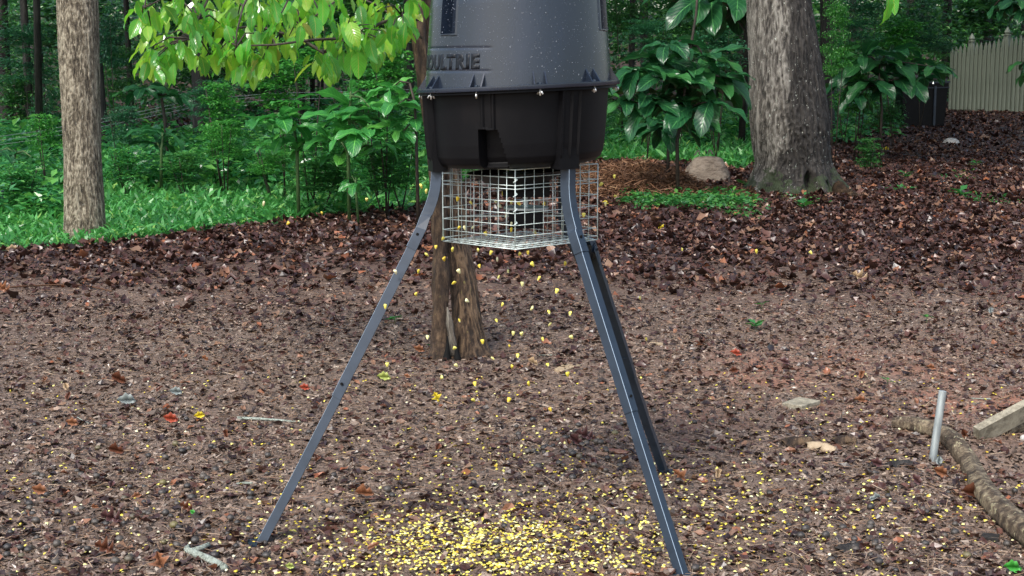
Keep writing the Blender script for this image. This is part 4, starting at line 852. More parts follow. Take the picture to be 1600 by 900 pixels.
# droplets on lid
n = 4200; az = rng.uniform(-PI, PI, n); z = rng.uniform(zfl+.01, 1.95, n); s_ = rng.gamma(1.7, .00036, n)+.0004
rr = np.interp(z, [zfl, ztop0, 2.02], [.303, .284, .245])+.0002
P = np.stack([C.x+rr*np.sin(az), C.y-rr*np.cos(az), z+SH_*rr*np.sin(az)], -1)
me = scatter(*OCT, P, rot_from(PI-az, np.zeros(n), np.zeros(n)), np.stack([s_, s_*.7, s_*rng.uniform(1, 1.5, n)], -1), smooth=True)
dr = obj('water_droplet', me, 'water_drop', lid); dr['kind'] = 'stuff'
# hopper
zb = fz(262)
LEGAZ = [DG(-76), DG(33), DG(141)]
def hop_fn(A, Z):
    d = np.zeros_like(A); X = .29*np.sin(A)*SH_; Zs = Z+X
    zr = fz(204)
    d = np.where(box_in(A, Zs, -25.5, -13.5, zb-.05, zr), -.05, d)                       # recess under the rib pair
    d = np.where(box_in(A, Zs, -13.5, -3, zb-.05, zr-.005) & (A < DG(-13.5)+(zr-Zs)*.35*3), -.05, d)
    d = np.where(box_in(A, Zs, -23, -14, zr, 2), .008, d); d = np.where(box_in(A, Zs, -21, -16, zr+.006, 2), .002, d)
    for a in LEGAZ:
        a_ = math.degrees(a)
        d = np.where(box_in(A, Zs, a_-6.6, a_+6.6, 0, 2), .012, d)
        for o_ in (-6.2, .0, 6.0): d = np.where(box_in(A, Zs, a_+o_-.9, a_+o_+.9, 0, 2), .020, d)
    fade = np.clip((Z-(zb-.008))/.02, 0, 1)
    return d*fade
zh = np.concatenate([[zb-.012, zb-.010, zb-.008, zb-.005, zb-.001], np.linspace(zb+.008, zf-.001, 80)])
rh = np.interp(zh, [zb-.012, zb-.010, zb-.008, zb-.005, zb-.001, zb+.010, zb+.03, zb+.07, zf], [.05, .15, .215, .24, .254, .270, .279, .284, .295])
V, fs = lathe_mesh(zh, rh, 360, hop_fn, True, False); hp = obj('hopper', mesh(V, fs), 'black_matte', fd); shade_auto(hp)
V, fs = lathe_mesh([zf+.0005, zf-.001, zf-.0085, zf-.010, zf-.0095], [.288, .320, .3215, .319, .285], 128); o = obj('hopper_rim', mesh(V, fs), 'black_matte', hp); shade_auto(o)
# leg sleeves under the hopper edge
for a in LEGAZ:
    mb = MB(); M_ = Matrix.Rotation(a, 3, 'Z'); c = Vector((C.x+.268*math.sin(a), C.y-.268*math.cos(a), 0)); zz = zb+.05+SH_*.268*math.sin(a); mb.box((c.x, c.y, zz), (.075, .05, .13), M_); mb.build('leg_sleeve', 'black_matte', hp)
# legs
FEET = [gp(400, 850), gp(1068, 902), gp(1045, 738)]
MIDS = [at(637, 380, 4.72), at(908, 388, 4.55), at(938, 400, 5.02)]
def vsection(mb, pts, out, w, th=.003, open_=.62):
    """angle profile swept along pts; ridge toward out"""
    P = [Vector(p) for p in pts]; n = len(P); rings = []
    for i in range(n):
        T = (P[min(i+1, n-1)]-P[max(i-1, 0)]).normalized(); o = (out-T*out.dot(T)).normalized(); s = T.cross(o)
        d = w*open_; e = w*math.sqrt(1-open_*open_); k0 = .0012/w
        prof = [(-e, -d), (-e*k0, -d*k0), (e*k0, -d*k0), (e, -d), (e-th*.5, -d-th*.7), (0, -th*1.5), (-e+th*.5, -d-th*.7)]
        rings.append([P[i]+s*a+o*b for a, b in prof])
    V = [list(v) for r in rings for v in r]; k = 7
    q = [(i*k+j, i*k+(j+1) % k, (i+1)*k+(j+1) % k, (i+1)*k+j) for i in range(n-1) for j in range(k)]
    q += [(0, 6, 5, 1), (2, 5, 4, 3), ((n-1)*k, (n-1)*k+1, (n-1)*k+5, (n-1)*k+6), ((n-1)*k+2, (n-1)*k+3, (n-1)*k+4, (n-1)*k+5)]
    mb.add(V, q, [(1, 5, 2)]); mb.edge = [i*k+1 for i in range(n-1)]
def paint_ridge(o, e):
    o.data.materials.append(MATS['ridge_highlight'])
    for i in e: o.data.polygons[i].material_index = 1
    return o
for a, ft, md in zip(LEGAZ, FEET, MIDS):
    out = Vector((math.sin(a), -math.cos(a), 0)); top = Vector((C.x, C.y, 0))+out*.292; zt = zb+.02+SH_*.29*math.sin(a)
    ft = ft+Vector((0, 0, .004)); oo = Vector((ft.x-C.x, ft.y-C.y, 0)).normalized()
    dirn = (ft-md).normalized()
    p0 = Vector((top.x, top.y, zt)); hd = Vector((dirn.x, dirn.y, 0)); t_ = (Vector((md.x, md.y, 0))-top).dot(hd)/hd.dot(hd)
    bend = md-dirn*t_; bend = Vector((top.x, top.y, bend.z)).lerp(bend, .5); bend.z = min(bend.z, zt-.07); p1 = Vector((top.x, top.y, bend.z+.075)); knee = bend+dirn*.085
    pts = [p0, p1]+[(p1*(1-u)**2+bend*2*u*(1-u)+knee*u*u) for u in (.15, .3, .45, .6, .75, .9, 1.0)]+[md-dirn*.06, md+dirn*.01]
    ra = {0: DG(-62), 1: DG(9), 2: DG(120)}[LEGAZ.index(a)]; oo = Vector((math.sin(ra), -math.cos(ra), 0)); W_ = (.038, .031, .046)[LEGAZ.index(a)]
    mb = MB(); vsection(mb, pts, oo, W_); lg = paint_ridge(mb.build('leg', 'leg_steel', fd), mb.edge)
    m2 = md+(ft-md)*.50
    mb = MB(); vsection(mb, [md-dirn*.05-oo*.004, md-oo*.004, (md+m2)/2-oo*.004, m2+dirn*.01-oo*.004], oo, W_*.93); paint_ridge(mb.build('leg_extension', 'leg_steel', lg), mb.edge)
    mb = MB(); vsection(mb, [m2-dirn*.05-oo*.008, m2-oo*.008, (ft+m2)/2-oo*.006, ft], oo, W_*.86); paint_ridge(mb.build('leg_extension', 'leg_steel', lg), mb.edge)
    for q_ in (md-dirn*.035, m2-dirn*.035):
        T = dirn; s = T.cross(oo).normalized(); fn_ = (oo*.75+s*-.6).normalized() if s.x < 0 else (oo*.75+s*.6).normalized()
        ctr = q_+(s if s.x > 0 else -s)*W_*.38-oo*W_*.30+fn_*.0015
        mb = MB(); mb.tube([ctr-fn_*.001, ctr+fn_*.002], [.0050, .0046], 10); mb.build('bolt_hole', 'hole_black', lg)
    mb = MB(); mb.box((ft.x, ft.y, ft.z+.001), (.07, .05, .004), Matrix.Rotation(a+.2, 3, 'Z')); mb.build('foot_plate', 'leg_steel', lg)
# wire cage
cg_top, cg_bot = fz(266, 4.6), fz(391, 4.6)
cy_ = 4.88; xl, xr, xf = at(692, 320, cy_).x, at(933, 320, cy_).x, at(805, 320, 4.62).x
CX = {'f': Vector((xf, 4.62, 0)), 'l': Vector((xl, cy_, 0)), 'r': Vector((xr, cy_-.02, 0)), 'b': Vector((xf+.03, 5.15, 0))}
def zrow(u): return cg_bot+(cg_top-cg_bot)*u
rowsU = [0, .05, .155, .30, .45, .60, .755, .80, .90, 1.0]
WR = .00132
nw = 0
for k_, (a, b, ncol) in enumerate((('f', 'l', 9), ('f', 'r', 9), ('l', 'b', 9), ('r', 'b', 9))):
    A_, B_ = CX[a], CX[b]; mb = MB(); fr = k_ < 2
    for i in range(ncol+1):
        u = i/ncol; p = A_.lerp(B_, u); e = .012*(math.sin(PI*u)) if fr else 0; wob = R.gauss(0, .0012)
        mb.tube([(p.x+wob, p.y, zrow(0)+SH_*p.x*.3), (p.x, p.y-.001, zrow(.5)+SH_*p.x*.3), (p.x+wob*.3, p.y, zrow(1)+SH_*p.x*.3)], WR*(1.5 if i in (0, ncol) else 1), 5)
    for u in rowsU:
        z = zrow(u); mb.tube([(A_.x, A_.y-WR*1.5, z+SH_*A_.x*.3), ((A_.x+B_.x)/2, (A_.y+B_.y)/2-WR*1.5, z+SH_*(A_.x+B_.x)*.15), (B_.x, B_.y-WR*1.5, z+SH_*B_.x*.3)], WR*(1.35 if u in (0, 1) else 1), 5)
    if k_ == 0: cage = mb.build('cage', 'galvanised', fd, True)
    else: mb.build('cage_panel', 'galvanised', cage, True)
mb = MB()
for i in range(10):
    u = (i+.5)/10; z = zrow(0)+.002
    for (a, b, c_, d_) in (('f', 'l', 'r', 'b'), ('f', 'r', 'l', 'b')):
        p = CX[a].lerp(CX[b], u); q_ = CX[c_].lerp(CX[d_], u); mb.tube([(p.x, p.y, z+SH_*p.x*.3), (q_.x, q_.y, z+SH_*q_.x*.3)], WR*.9, 4)
mb.build('cage_floor', 'galvanised', cage, True)
mb = MB()
for u in (.30, .47, .66, .84): # hog-ring clips at the front corner
    z = zrow(u); p = CX['f']; mb.tube([(p.x-.006, p.y-.004, z), (p.x, p.y-.007, z+.004), (p.x+.006, p.y-.004, z+.009), (p.x+.002, p.y+.004, z+.012)], .0022, 5)
mb.build('clip', 'galvanised', cage, True)
# spinner unit and funnel inside the cage
V, fs = lathe_mesh([zb-.09, zb-.03], [.06, .17], 40, None, True, False); o = obj('funnel', mesh(V, fs), 'black_matte', fd); shade_auto(o)
mb = MB(); cc = at(822, 300, 4.9); mb.box((cc.x, 4.9, fz(288, 4.9)), (.155, .13, .075)); cu_ = mb.build('control_box', 'black_matte', fd)
mb = MB(); mb.box((cc.x+.0, 4.9, fz(343, 4.9)), (.115, .10, .05)); mb.build('motor_housing', 'black_matte', cu_)
mb = MB(); mb.tube([(cc.x, 4.9, fz(326, 4.9)), (cc.x, 4.9, fz(323, 4.9))], [.075, .075], 28); mb.tube([(cc.x, 4.9, fz(345, 4.9)), (cc.x, 4.9, fz(300, 4.9))], .007, 8); mb.build('spinner_plate', 'zinc_pipe', cu_)
mb = MB(); mb.cells(CX['l'].lerp(CX['f'], .2)+Vector((0, .1, zrow(.3))), CX['r'].lerp(CX['b'], .3)+Vector((0, .0, zrow(.3))), .012, .004); mb.build('support_strap', 'galvanised', cage)

# ------------------------------------------------------------------ CORN
kv = []; kq = []
for j, (yy, ww, tt) in enumerate(((-.5, .10, .09), (-.40, .19, .15), (-.12, .33, .22), (.20, .44, .25), (.42, .40, .20), (.50, .22, .09))):
    for i in range(8):
        a = i/8*2*PI; kv.append((ww*math.copysign(abs(math.cos(a))**.8, math.cos(a)), yy-(.07*(1-abs(math.cos(a))) if j > 3 else 0), tt*math.sin(a)))
kq = [(j*8+i, j*8+(i+1) % 8, (j+1)*8+(i+1) % 8, (j+1)*8+i) for j in range(5) for i in range(8)]
KM = bpy.data.meshes.new('corn_kernel'); KM.from_pydata(kv, [], kq+[tuple(reversed(range(8))), tuple(range(40, 48))]); KM.materials.append(MATS['corn']); KM.materials.append(MATS['corn_tip'])
for i_, p in enumerate(KM.polygons): p.use_smooth = True; p.material_index = 1 if (i_ < 8 or i_ == 40) else 0
FALL = [(658, 291), (666, 299), (412, 318), (573, 312), (503, 333), (450, 349), (715, 311), (736, 317), (786, 302), (775, 315), (781, 322), (799, 316), (811, 318), (850, 319), (791, 337), (799, 350), (799, 359), (836, 363), (912, 336), (717, 356), (726, 356), (739, 355), (759, 365), (692, 373), (681, 386), (707, 390), (667, 398), (694, 405), (747, 391), (767, 395), (777, 405), (812, 397), (825, 395), (960, 276), (939, 288), (961, 307), (946, 319), (832, 413), (883, 412), (618, 425), (654, 424), (717, 424), (709, 442), (749, 416), (779, 433), (794, 424), (842, 435), (816, 444), (785, 476), (776, 501), (831, 482), (858, 488), (891, 490), (859, 507), (802, 521), (815, 522), (848, 530), (893, 527), (796, 541), (809, 556), (713, 571), (800, 573), (856, 570), (718, 501), (754, 534), (710, 544), (668, 527), (602, 479), (605, 570), (1066, 390), (1182, 393), (1267, 395), (1000, 466), (887, 585), (1010, 530), (650, 460), (730, 470), (870, 455), (742, 600), (690, 590), (770, 560), (826, 600), (795, 625), (740, 625), (860, 640)]
def kernel(p, s, M, label, group):
    o = bpy.data.objects.new('corn_kernel', KM); COL.objects.link(o); o.matrix_basis = Matrix.Translation(p) @ M @ Matrix.Diagonal((s*R.uniform(.8, 1), s, s, 1)); tag(o, label, 'corn kernel', group)
for px, py in FALL:
    far_ = px < 600 and py < 360 or px > 900
    Y = R.uniform(5.0, 5.9) if far_ else R.uniform(4.3, 5.1)
    if 690 < px < 935 and py < 385: Y = R.uniform(4.75, 4.98)
    p = at(px, py, Y); M = Matrix.Rotation(R.random()*6.28, 4, 'Z') @ Matrix.Rotation(R.uniform(.6, 2.4), 4, 'X') @ Matrix.Rotation(R.random()*6.28, 4, 'Y')
    wh = 'over the grass left of the feeder' if py < 360 and px < 600 else 'just left of the wire cage' if px < 690 and py < 390 else 'inside the wire cage' if py < 384 and px < 935 else 'right of the wire cage' if px > 905 and py < 340 else 'far right of the feeder above the leaf litter' if px > 905 else 'in front of the forked trunk' if 680 < px < 765 and py < 560 else 'left of the forked trunk' if px < 700 and py < 560 else 'between the forked trunk and the right legs' if py < 560 else 'low above the mulch between the legs'
    kernel(p, R.uniform(.0140, .0180), M, 'yellow corn kernel falling through the air '+wh, 'corn kernels falling from the feeder')
KP = []
def addk(n_, cx, cy, sx, sy):
    c = gp(cx, cy)
    for i in range(n_): KP.append((c.x+R.gauss(0, sx), c.y+R.gauss(0, sy)))
addk(330, 790, 885, .27, .07); addk(330, 760, 840, .22, .10); addk(420, 745, 845, .21, .12); addk(260, 800, 852, .30, .15); addk(200, 700, 835, .28, .20); addk(260, 880, 840, .42, .25); addk(260, 1020, 800, .60, .40); addk(300, 760, 760, .62, .45); addk(130, 620, 850, .35, .3)
for i in range(900):
    a = R.uniform(-1, 1); yy_ = 4.1+R.random()**1.2*3.2; KP.append((a*yy_*.42, yy_))
addk(220, 1150, 800, .55, .35); addk(130, 1330, 800, .45, .30)
KP = [(x, y) for x, y in KP if 3.6 < y < 8.2]
KP.sort(key=lambda q: (q[0]**2+q[1]**2))
inview = []; rest = []
for x, y in KP:
    a, b = topx(x, y, 0.0); (inview if (0 < a < 1600 and b < 897 and len(inview) < 215) else rest).append((x, y))
for x, y in inview:
    M = Matrix.Rotation(R.random()*6.28, 4, 'Z') @ Matrix.Rotation(R.gauss(0, .3), 4, 'X') @ Matrix.Rotation(R.gauss(0, .35), 4, 'Y')
    kernel(Vector((x, y, gz(x, y)+.0085)), R.uniform(.0110, .0145), M, 'yellow corn kernel lying on the near mulch in front of the feeder legs', 'corn kernels on the ground')
K = np.array(rest); n = len(K); tv = np.array(kv); s_ = rng.uniform(.0105, .0145, n)
KT = ([(-.10, -.5, 0), (.10, -.5, 0), (.33, -.1, .0), (.44, .3, 0), (.2, .5, 0), (-.2, .5, 0), (-.44, .3, 0), (-.33, -.1, 0), (0, .25, .26), (0, -.15, .24)], [(0, 1, 9), (1, 2, 9), (2, 8, 9), (2, 3, 8), (3, 4, 8), (4, 5, 8), (5, 6, 8), (6, 7, 8), (7, 9, 8), (7, 0, 9)])
stuff('scattered_corn', scatter(*KT, lay(n, K[:, 0], K[:, 1], .0065), rot_from(rng.random(n)*6.28, rng.normal(0, .3, n), rng.normal(0, .35, n)), s_, smooth=True), 'corn', 'yellow corn kernels scattered thickly on the ground below the feeder', 'corn')

# ------------------------------------------------------------------ nuts
bmn = bmesh.new(); bmesh.ops.create_icosphere(bmn, subdivisions=2, radius=.5); NM = bpy.data.meshes.new('nut'); bmn.to_mesh(NM); bmn.free()
for p in NM.polygons: p.use_smooth = True
NM.materials.append(MATS['nut_shell'])
NP = []
for i in range(250):
    if i < 110: px, py = R.uniform(0, 420), R.triangular(620, 900, 850)
    elif i < 150: px, py = R.gauss(895, 45), R.gauss(712, 20)
    elif i < 195: px, py = R.uniform(430, 1100), R.uniform(640, 900)
    else: px, py = R.gauss(1400, 110), R.gauss(830, 45)
    NP.append((px, py))
for px, py in NP:
    if not (2 < px < 1598 and 600 < py < 896): continue
    p = gp(px, py); s = R.uniform(.019, .031); o = bpy.data.objects.new('nut', NM); COL.objects.link(o)
    o.matrix_basis = Matrix.Translation((p.x, p.y, p.z+s*.40)) @ Matrix.Rotation(R.random()*6, 4, 'Z') @ Matrix.Diagonal((s, s*R.uniform(.85, 1), s*R.uniform(.75, .95), 1)); 
    tag(o, 'small dark nut in the mulch '+('at the far left' if px < 210 else 'left of the left leg' if px < 400 and py < 850 else 'between the legs, above the corn' if px < 1000 and py < 740 else 'beside or amid the corn between the legs' if px < 1070 else 'right of the right leg, left of the fallen branch' if px < 1420 else 'next to the fallen branch'), 'nut', 'dark nuts strewn on the mulch')

# ------------------------------------------------------------------ single leaves, sticks and wood pieces
def outline(kind, name, curl=.3):
    m = 15; V = []; L = []
    for side in (1, -1):
        for j in range(m):
            v = (j+.5)/m
            if kind == 'oval': w = .30*math.sin(PI*v**.85)**.9
            elif kind == 'oak': w = .34*math.sin(PI*v**.9)**.7*(.62+.38*math.cos(v*PI*7.2))
            elif kind == 'star': w = .10+.42*math.exp(-((v-.42)/.10)**2)+.22*math.exp(-((v-.72)/.07)**2)-.06*v
            else: w = .26*math.sin(PI*v)**.7*(1+.25*math.sin(v*11))
            w *= 1+.12*math.sin(v*23+side)
            L.append((side*w, v-.5, j))
    V = [(0, -.5, 0), (0, .52, .02)]+[(0, (j+.5)/m-.5, -.02) for j in range(m)]+[(x, y, curl*x*x*2.5+.10*math.sin(y*5+x*3)+.03*math.sin(y*19)) for x, y, j in L]
    T = []
    for k, side in enumerate((1, -1)):
        o = 2+m+k*m
        for j in range(m-1):
            T += [(2+j, o+j, o+j+1), (2+j, o+j+1, 3+j)]
        T += [(0, o, 2), (1, 2+m-1, o+m-1)]
    return mesh(V, np.array(T), True, name=name)
LFM = {'oval': outline('oval', 'leaf', .5), 'star': outline('star', 'leaf', .4), 'oak': outline('oak', 'leaf', .7), 'curl': outline('curl', 'leaf', 1.3)}
LC = {}
def fallen(label, px, py, spx, shape, mat, az=None, tilt=.15, cat='leaf', name='fallen_leaf'):
    spx *= .86; tilt -= .1
    p = gp(px, py); key = shape+mat; me = LC.get(key)
    if me is None: me = LFM[shape].copy(); me.materials.clear(); me.materials.append(MATS[mat]); LC[key] = me
    o = bpy.data.objects.new(name, me); COL.objects.link(o); s = spx/F*p.length*1.02
    p.z += .012+s*.17
    o.matrix_basis = Matrix.Translation(p) @ Matrix.Rotation(tilt+.45, 4, 'X') @ Matrix.Rotation(R.random()*6.28 if az is None else az, 4, 'Z') @ Matrix.Diagonal((s, s, s, 1)); return tag(o, label, cat)
fallen('glossy red leaf on the mulch left of the left leg', 267, 662, 28, 'oval', 'leaf_red', 1.4, .35)
fallen('small orange red leaf just left of the left leg', 476, 612, 20, 'oval', 'leaf_red', 1.5, .3)
fallen('bright yellow leaf scrap below the split trunk', 682, 627, 22, 'star', 'leaf_yellow', .5, .4)
fallen('lime yellow leaf between the left leg and the split trunk', 600, 596, 26, 'oval', 'leaf_lime', 1.5, .35)
fallen('orange leaf at the left foot of the split trunk', 655, 552, 22, 'oval', 'leaf_orange', 1.3, .3)
fallen('yellow leaf beside the red leaf', 312, 656, 20, 'oval', 'leaf_yellow', 1.8, .4)
fallen('curled chestnut leaf on the left, upper of two', 186, 600, 30, 'curl', 'leaf_brown', 1.1, .5)
fallen('curled chestnut leaf on the left, lower of two', 182, 712, 30, 'curl', 'leaf_brown', 1.3, .5)
fallen('orange brown leaf left of the lower chestnut leaf', 113, 668, 24, 'oval', 'leaf_orange', 1.4, .3)
fallen('rust brown leaf near the bottom left corner', 165, 868, 44, 'oak', 'leaf_brown', 1.2, .3)
fallen('orange brown lobed leaf at the bottom left of the lichen stick', 250, 888, 42, 'star', 'leaf_orange', .4, .25)
fallen('orange red leaf on the left in the nuts', 62, 775, 30, 'oval', 'leaf_orange', 1.3, .3)
fallen('brown curled leaf left of the nuts', 175, 820, 44, 'oak', 'leaf_purple', 1.3, .3)
fallen('orange leaf with pale stalk right of centre below the metal pipe', 1470, 747, 30, 'oval', 'leaf_orange', 1.1, .5)
fallen('large curled brown leaf beside the log', 1520, 782, 42, 'curl', 'leaf_brown', 1.35, .45)
fallen('dark brown leaf against the right side of the log, by the board', 1506, 686, 20, 'curl', 'leaf_brown', .3, .9)
fallen('bright green leaf at the bottom right corner', 1582, 897, 34, 'oval', 'leaf_bright', 1.5, .4)
fallen('pale tan oak leaf on the far litter right of centre', 1344, 441, 34, 'oak', 'leaf_tan', 1.0, .35)
fallen('round tan leaf at the far left by the grass edge', 20, 396, 24, 'oval', 'leaf_tan', 1.57, .4)
fallen('tan orange leaf at the left edge of the litter', 6, 458, 30, 'oak', 'leaf_orange', 1.0, .3)
fallen('grey green leaf on the left mulch', 198, 634, 34, 'oval', 'leaf_grey', 1.6, .25)
fallen('grey leaf right of the upper chestnut leaf', 275, 619, 24, 'oval', 'leaf_grey', 1.5, .3)
fallen('yellow leaf in the air coloured grass edge right of the cage', 946, 320, 12, 'oval', 'leaf_yellow', 1.5, .3)
fallen('yellow leaf on the litter right of the cage', 1033, 360, 16, 'star', 'leaf_yellow', 1.1, .4)
fallen('yellow leaf right of the oak by the tall weeds', 1385, 236, 12, 'oval', 'leaf_yellow', 1.5, .6)
fallen('lime leaf near the bottom centre left', 453, 893, 18, 'oval', 'leaf_lime', 1.5, .4)
fallen('purple brown leaf under the right front leg', 915, 690, 40, 'oak', 'leaf_purple', 1.2, .2)
fallen('dark red brown leaf pile left of the right front leg', 900, 697, 30, 'curl', 'leaf_purple', .8, .5)
fallen('orange brown leaf beside the rear foot', 1062, 752, 34, 'star', 'leaf_orange', .8, .25)
fallen('purple brown leaf below the metal pipe', 1370, 732, 26, 'oval', 'leaf_purple', 1.2, .3)
fallen('orange leaf on the right above the wood block', 1455, 580, 18, 'oval', 'leaf_orange', 1.4, .3)
fallen('red leaf patch in the litter below the rear leg middle', 1150, 558, 22, 'oval', 'leaf_red', 1.4, .2)
fallen('pinkish leaf right of the wood block', 1345, 632, 24, 'oval', 'leaf_orange', 1.5, .2)
fallen('brown leaf with orange tint at bottom left of centre', 570, 780, 36, 'curl', 'leaf_orange', 1.5, .3)
fallen('small green leaf under the nuts at lower left', 301, 807, 12, 'oval', 'leaf_bright', 1.0, .2)
fallen('rust leaf scrap above the lichen stick', 292, 802, 30, 'oak', 'leaf_brown', 1.1, .3)
for i in range(46):
    px = R.uniform(10, 1590); py = R.uniform(440, 890)
    if 640 < px < 1080 and py > 740: continue
    m_ = R.choice(['leaf_brown', 'leaf_brown', 'leaf_purple', 'leaf_tan', 'leaf_orange', 'leaf_grey']); 
    shp = R.choice(['oval', 'oak', 'curl']); rg_ = 'far left' if px < 250 else 'left' if px < 500 else 'middle' if px < 1000 else 'right' if px < 1300 else 'far right'; rw_ = 'near' if py > 720 else 'mid distance' if py > 560 else 'distant'
    o = fallen('small %s %s leaf lying loose on the %s mulch, %s' % ({'oval': 'smooth edged', 'oak': 'lobed', 'curl': 'curled'}[shp], m_[5:], rw_, rg_), px, py, R.uniform(12, 24), shp, m_, None, R.uniform(.1, .4)); o['group'] = 'loose leaves on the mulch'

def stick(label, pts, rad, mat, name='stick', cat='stick', lift=.5, seg=8, fn=None):
    q = []; 
    rad = list(rad) if hasattr(rad, '__len__') else [rad]*len(pts)
    for (a, b), r in zip(pts, rad): p = gp(a, b); p.z += r*lift; q.append(p)
    root = q[0]; n_ = (len(q)-1)*5+1; s = np.linspace(0, 1, len(q)); tt = np.linspace(0, 1, n_); A = np.array([list(v) for v in q]); A = np.stack([np.interp(tt, s, A[:, k]) for k in range(3)], -1); rr = np.interp(tt, s, rad)
    for _ in range(2): A[1:-1] = (A[:-2]+2*A[1:-1]+A[2:])/4
    mb = MB(); mb.tube(A, rr, seg, True, fn); o = mb.build(name, mat, None, True); return tag(o, label, cat)
o = stick('pale lichen covered stick with a bent end at the bottom left', [(352, 893), (330, 880), (305, 870), (292, 864), (294, 858)], [.013, .0125, .012, .011, .009], 'twig_lichen', 'lichen_stick', seg=12, fn=barkfn(4, .35), lift=.8)
mb = MB(); mb.tube([gp(296, 862, .012), gp(312, 857, .014), gp(327, 850, .02)], [.010, .009, .007], 10, True, barkfn(4, .35)); mb.build('side_twig', 'twig_lichen', o, True)
stick('grey stick left of the left leg', [(370, 656), (405, 657), (440, 659), (472, 661)], [.007, .006, .005, .003], 'twig_lichen', lift=1.2)
stick('thin grey brown stick at the bottom left of the nuts', [(152, 762), (185, 760), (208, 758)], .006, 'twig_brown', lift=1.2)
stick('small curved pale twig right of the nuts', [(365, 760), (380, 757), (395, 758)], .0045, 'twig_lichen', lift=1.5)
stick('short dark twig crossing the mulch toward the left foot', [(330, 790), (350, 778), (368, 768)], .0035, 'twig_brown', lift=1.5)
stick('long thin pale stem arching over the far litter at left', [(10, 453), (80, 449), (130, 449), (175, 459)], .006, 'straw', lift=3)
stick('thin reddish stem lying at the right below the log', [(1395, 795), (1430, 800), (1472, 808)], .0028, 'needle', lift=2)
stick('dark bent twig at the bottom centre right', [(1250, 888), (1272, 893), (1295, 896)], .005, 'twig_brown', lift=1.2)
stick('pale stem slanting beside the split trunk litter', [(560, 385), (552, 402), (546, 420)], .006, 'straw', lift=2)
GTW = 'small twigs strewn on the ground'
for i in range(60):
    px = R.uniform(5, 1595); py = R.uniform(470, 890); a = R.uniform(-1, 1); l_ = R.uniform(10, 38)
    if 640 < px < 1080 and py > 760: continue
    rg_ = 'far left' if px < 250 else 'left' if px < 500 else 'middle' if px < 1000 else 'right' if px < 1300 else 'far right'; rw_ = 'near' if py > 760 else 'mid distance' if py > 620 else 'distant'
    o = stick('small thin %s twig lying loose on the %s mulch, %s' % ('long' if l_ > 24 else 'short', rw_, rg_), [(px, py), (px+l_*.5*math.cos(a)+R.gauss(0, 2), py+l_*.2*math.sin(a)), (px+l_*math.cos(a), py+l_*.4*math.sin(a))], R.uniform(.0018, .004), R.choice(['twig_brown', 'twig_brown', 'needle', 'straw', 'twig_lichen']), 'twig', 'twig', 1.6, 6); o['group'] = GTW
# log branch
stick('bent fallen branch with mottled peeling bark running off the right edge', [(1395, 668), (1425, 672), (1462, 682), (1490, 702), (1515, 738), (1532, 772), (1556, 805), (1590, 838), (1650, 880)], [.024, .032, .034, .037, .039, .038, .039, .042, .044], 'bark_log', 'fallen_branch', 'branch', .85, 22, barkfn(6, .16))
# pipe
b = gp(1457, 720); tp = at(1473, 611, b.y+.02); ax = (tp-b).normalized(); pp = thing('metal_pipe', 'short pale galvanised pipe standing upright in the ground by the fallen branch', 'pipe', b)
mb = MB(); d_ = ax; r0 = .0155; up = Vector((0, 1, 0)); u_ = d_.cross(up).normalized(); w_ = d_.cross(u_)
ring = lambda c, r: [list(c+u_*r*math.cos(k*2*PI/24)+w_*r*math.sin(k*2*PI/24)) for k in range(24)]
V = ring(b-d_*.05, r0)+ring(tp, r0)+ring(tp+d_*.001, r0-.0012)+ring(tp, r0-.003)+ring(tp-d_*.12, r0-.003)
q = [(j*24+i, j*24+(i+1) % 24, (j+1)*24+(i+1) % 24, (j+1)*24+i) for j in range(4) for i in range(24)]
mb.add(V, q); o = mb.build('tube', 'zinc_pipe', pp); shade_auto(o)
# board
p0 = gp(1524, 712, .012); p1 = at(1622, 632, p0.y+.12); 
mb = MB(); p1.z = max(p1.z, .12); mb.cells(p0, p0+(p1-p0)*1.6, .035, .085, (0, -.35, 1)); tag(mb.build('wooden_board', 'weathered_wood'), 'weathered plank propped up at an angle behind the fallen branch, cut by the right edge', 'board')
stick('thick grey brown log stub lying behind the propped board', [(1562, 680), (1590, 674), (1650, 670)], [.02, .026, .028], 'bark_log', 'log_stub', 'log', .8, 14, barkfn(5, .2))
def slab(label, outline, h, mat, name, cat):
    P = [gp(*o_) for o_ in outline]; z = max(p.z for p in P)+.003; m = len(P)
    V = [(p.x, p.y, z-.01) for p in P]+[(p.x, p.y, z+h) for p in P]; me = bpy.data.meshes.new(name)
    me.from_pydata(V, [], [tuple(range(m)), tuple(range(2*m-1, m-1, -1))]+[(i, m+i, m+(i+1) % m, (i+1) % m) for i in range(m)])
    bm = bmesh.new(); bm.from_mesh(me); bmesh.ops.bevel(bm, geom=bm.edges[:], offset=.002, segments=1, affect='EDGES'); bmesh.ops.recalc_face_normals(bm, faces=bm.faces); bm.to_mesh(me); bm.free()
    return tag(obj(name, me, mat), label, cat)
slab('flat pale wood block lying on the bare soil right of the feeder', [(1222, 636), (1252, 642), (1282, 633), (1248, 627)], .018, 'weathered_wood', 'wood_block', 'wood block')
slab('pointed tan wood chip on the mulch between the legs', [(866, 580), (878, 583), (908, 573), (880, 571)], .006, 'chip_wood', 'wood_chip', 'wood chip')
slab('small tan wood chip right of the rear leg', [(1014, 538), (1036, 541), (1036, 538), (1016, 536)], .004, 'chip_wood', 'wood_chip', 'wood chip')
slab('dark flat bark chip at lower right near the fallen branch', [(1532, 845), (1560, 850), (1562, 840), (1535, 838)], .01, 'bark_dark', 'bark_chip', 'bark')
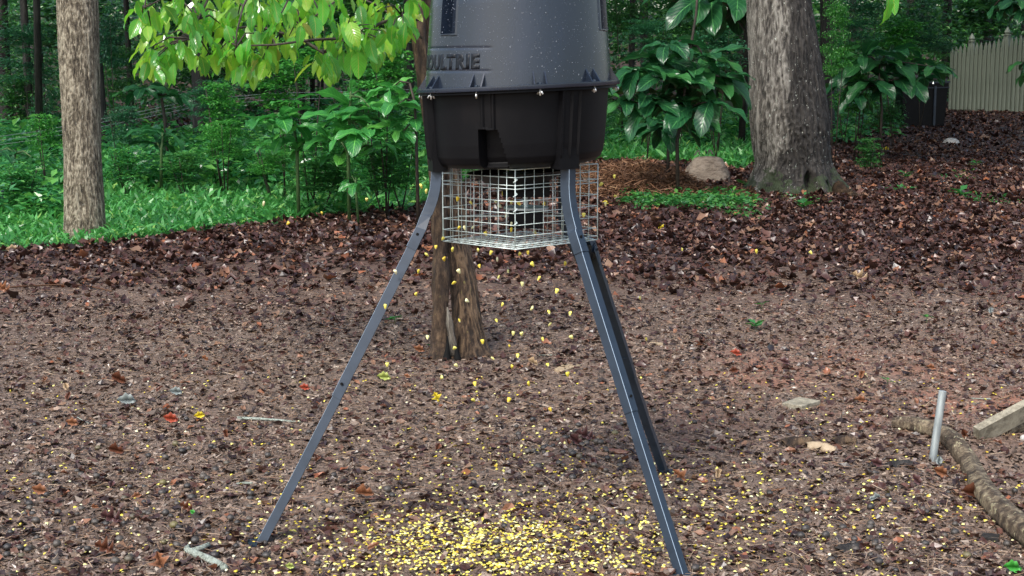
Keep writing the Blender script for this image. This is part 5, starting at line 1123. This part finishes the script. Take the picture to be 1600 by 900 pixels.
# bark pieces at right centre
def barkpiece(label, c, w, d, h, az, mat):
    p = gp(*c); nu, nv = 12, 7; V = []
    for j in range(nv):
        for i in range(nu):
            u = i/(nu-1)*2-1; v = j/(nv-1)*2-1; k = 1-.25*v*v; x = u*w*.5*k*(1+.6*float(fbm(v*2+5, u*2, 2, 70+j))); y = v*d*.5*(1+.8*float(fbm(u*3+9, v, 2, 71))); z = h*(1-abs(v)**1.5)*(1-.35*u*u)+.006*float(fbm(u*4, v*4, 2, 72)); V.append((x, y, z))
    q = np.array([(j*nu+i, j*nu+i+1, (j+1)*nu+i+1, (j+1)*nu+i) for j in range(nv-1) for i in range(nu-1)]); o = obj('bark_piece', mesh(V, q, True), mat)
    m = o.modifiers.new('s', 'SOLIDIFY'); m.thickness = .005; o.matrix_basis = Matrix.Translation((p.x, p.y, p.z+.004)) @ Matrix.Rotation(az, 4, 'Z'); return tag(o, label, 'bark')
barkpiece('dark hollow bark strip on the soil left of the metal pipe', (1246, 696), .13, .07, .035, .1, 'bark_brown')
barkpiece('shredded reddish bark strip beside the dark hollow strip', (1284, 704), .12, .045, .03, -.7, 'chip_wood')
barkpiece('dark curled bark piece right of the shredded strip', (1318, 694), .10, .06, .035, .25, 'bark_brown')
barkpiece('dark bark scrap at the bottom right of centre', (1330, 860), .10, .05, .02, .3, 'bark_dark')
barkpiece('grey flat bark scrap left of the fallen branch', (1405, 728), .10, .05, .02, .3, 'leg_steel' if False else 'bark_dark')
barkpiece('reddish brown bark strip among the corn left of the right leg', (960, 708), .11, .03, .015, -.3, 'leaf_brown')
barkpiece('brown bark flake on the corn pile', (755, 826), .05, .04, .012, .2, 'leaf_purple')
bms = bmesh.new(); bmesh.ops.create_icosphere(bms, subdivisions=2, radius=.5); SM = bpy.data.meshes.new('stone'); bms.to_mesh(SM); bms.free(); SM.materials.append(MATS['pale_stone'])
def stone(label, px, py, w, h):
    p = gp(px, py); s = w/F*p.y; o = bpy.data.objects.new('stone', SM); COL.objects.link(o); o.matrix_basis = Matrix.Translation((p.x, p.y, p.z+s*h*.2)) @ Matrix.Diagonal((s, s*.8, s*h, 1)); tag(o, label, 'stone')
stone('small white stone at the right edge beside the board', 1599, 709, 14, .9)
stone('pale grey rock in the leaves right of the oak', 1486, 226, 26, .6)
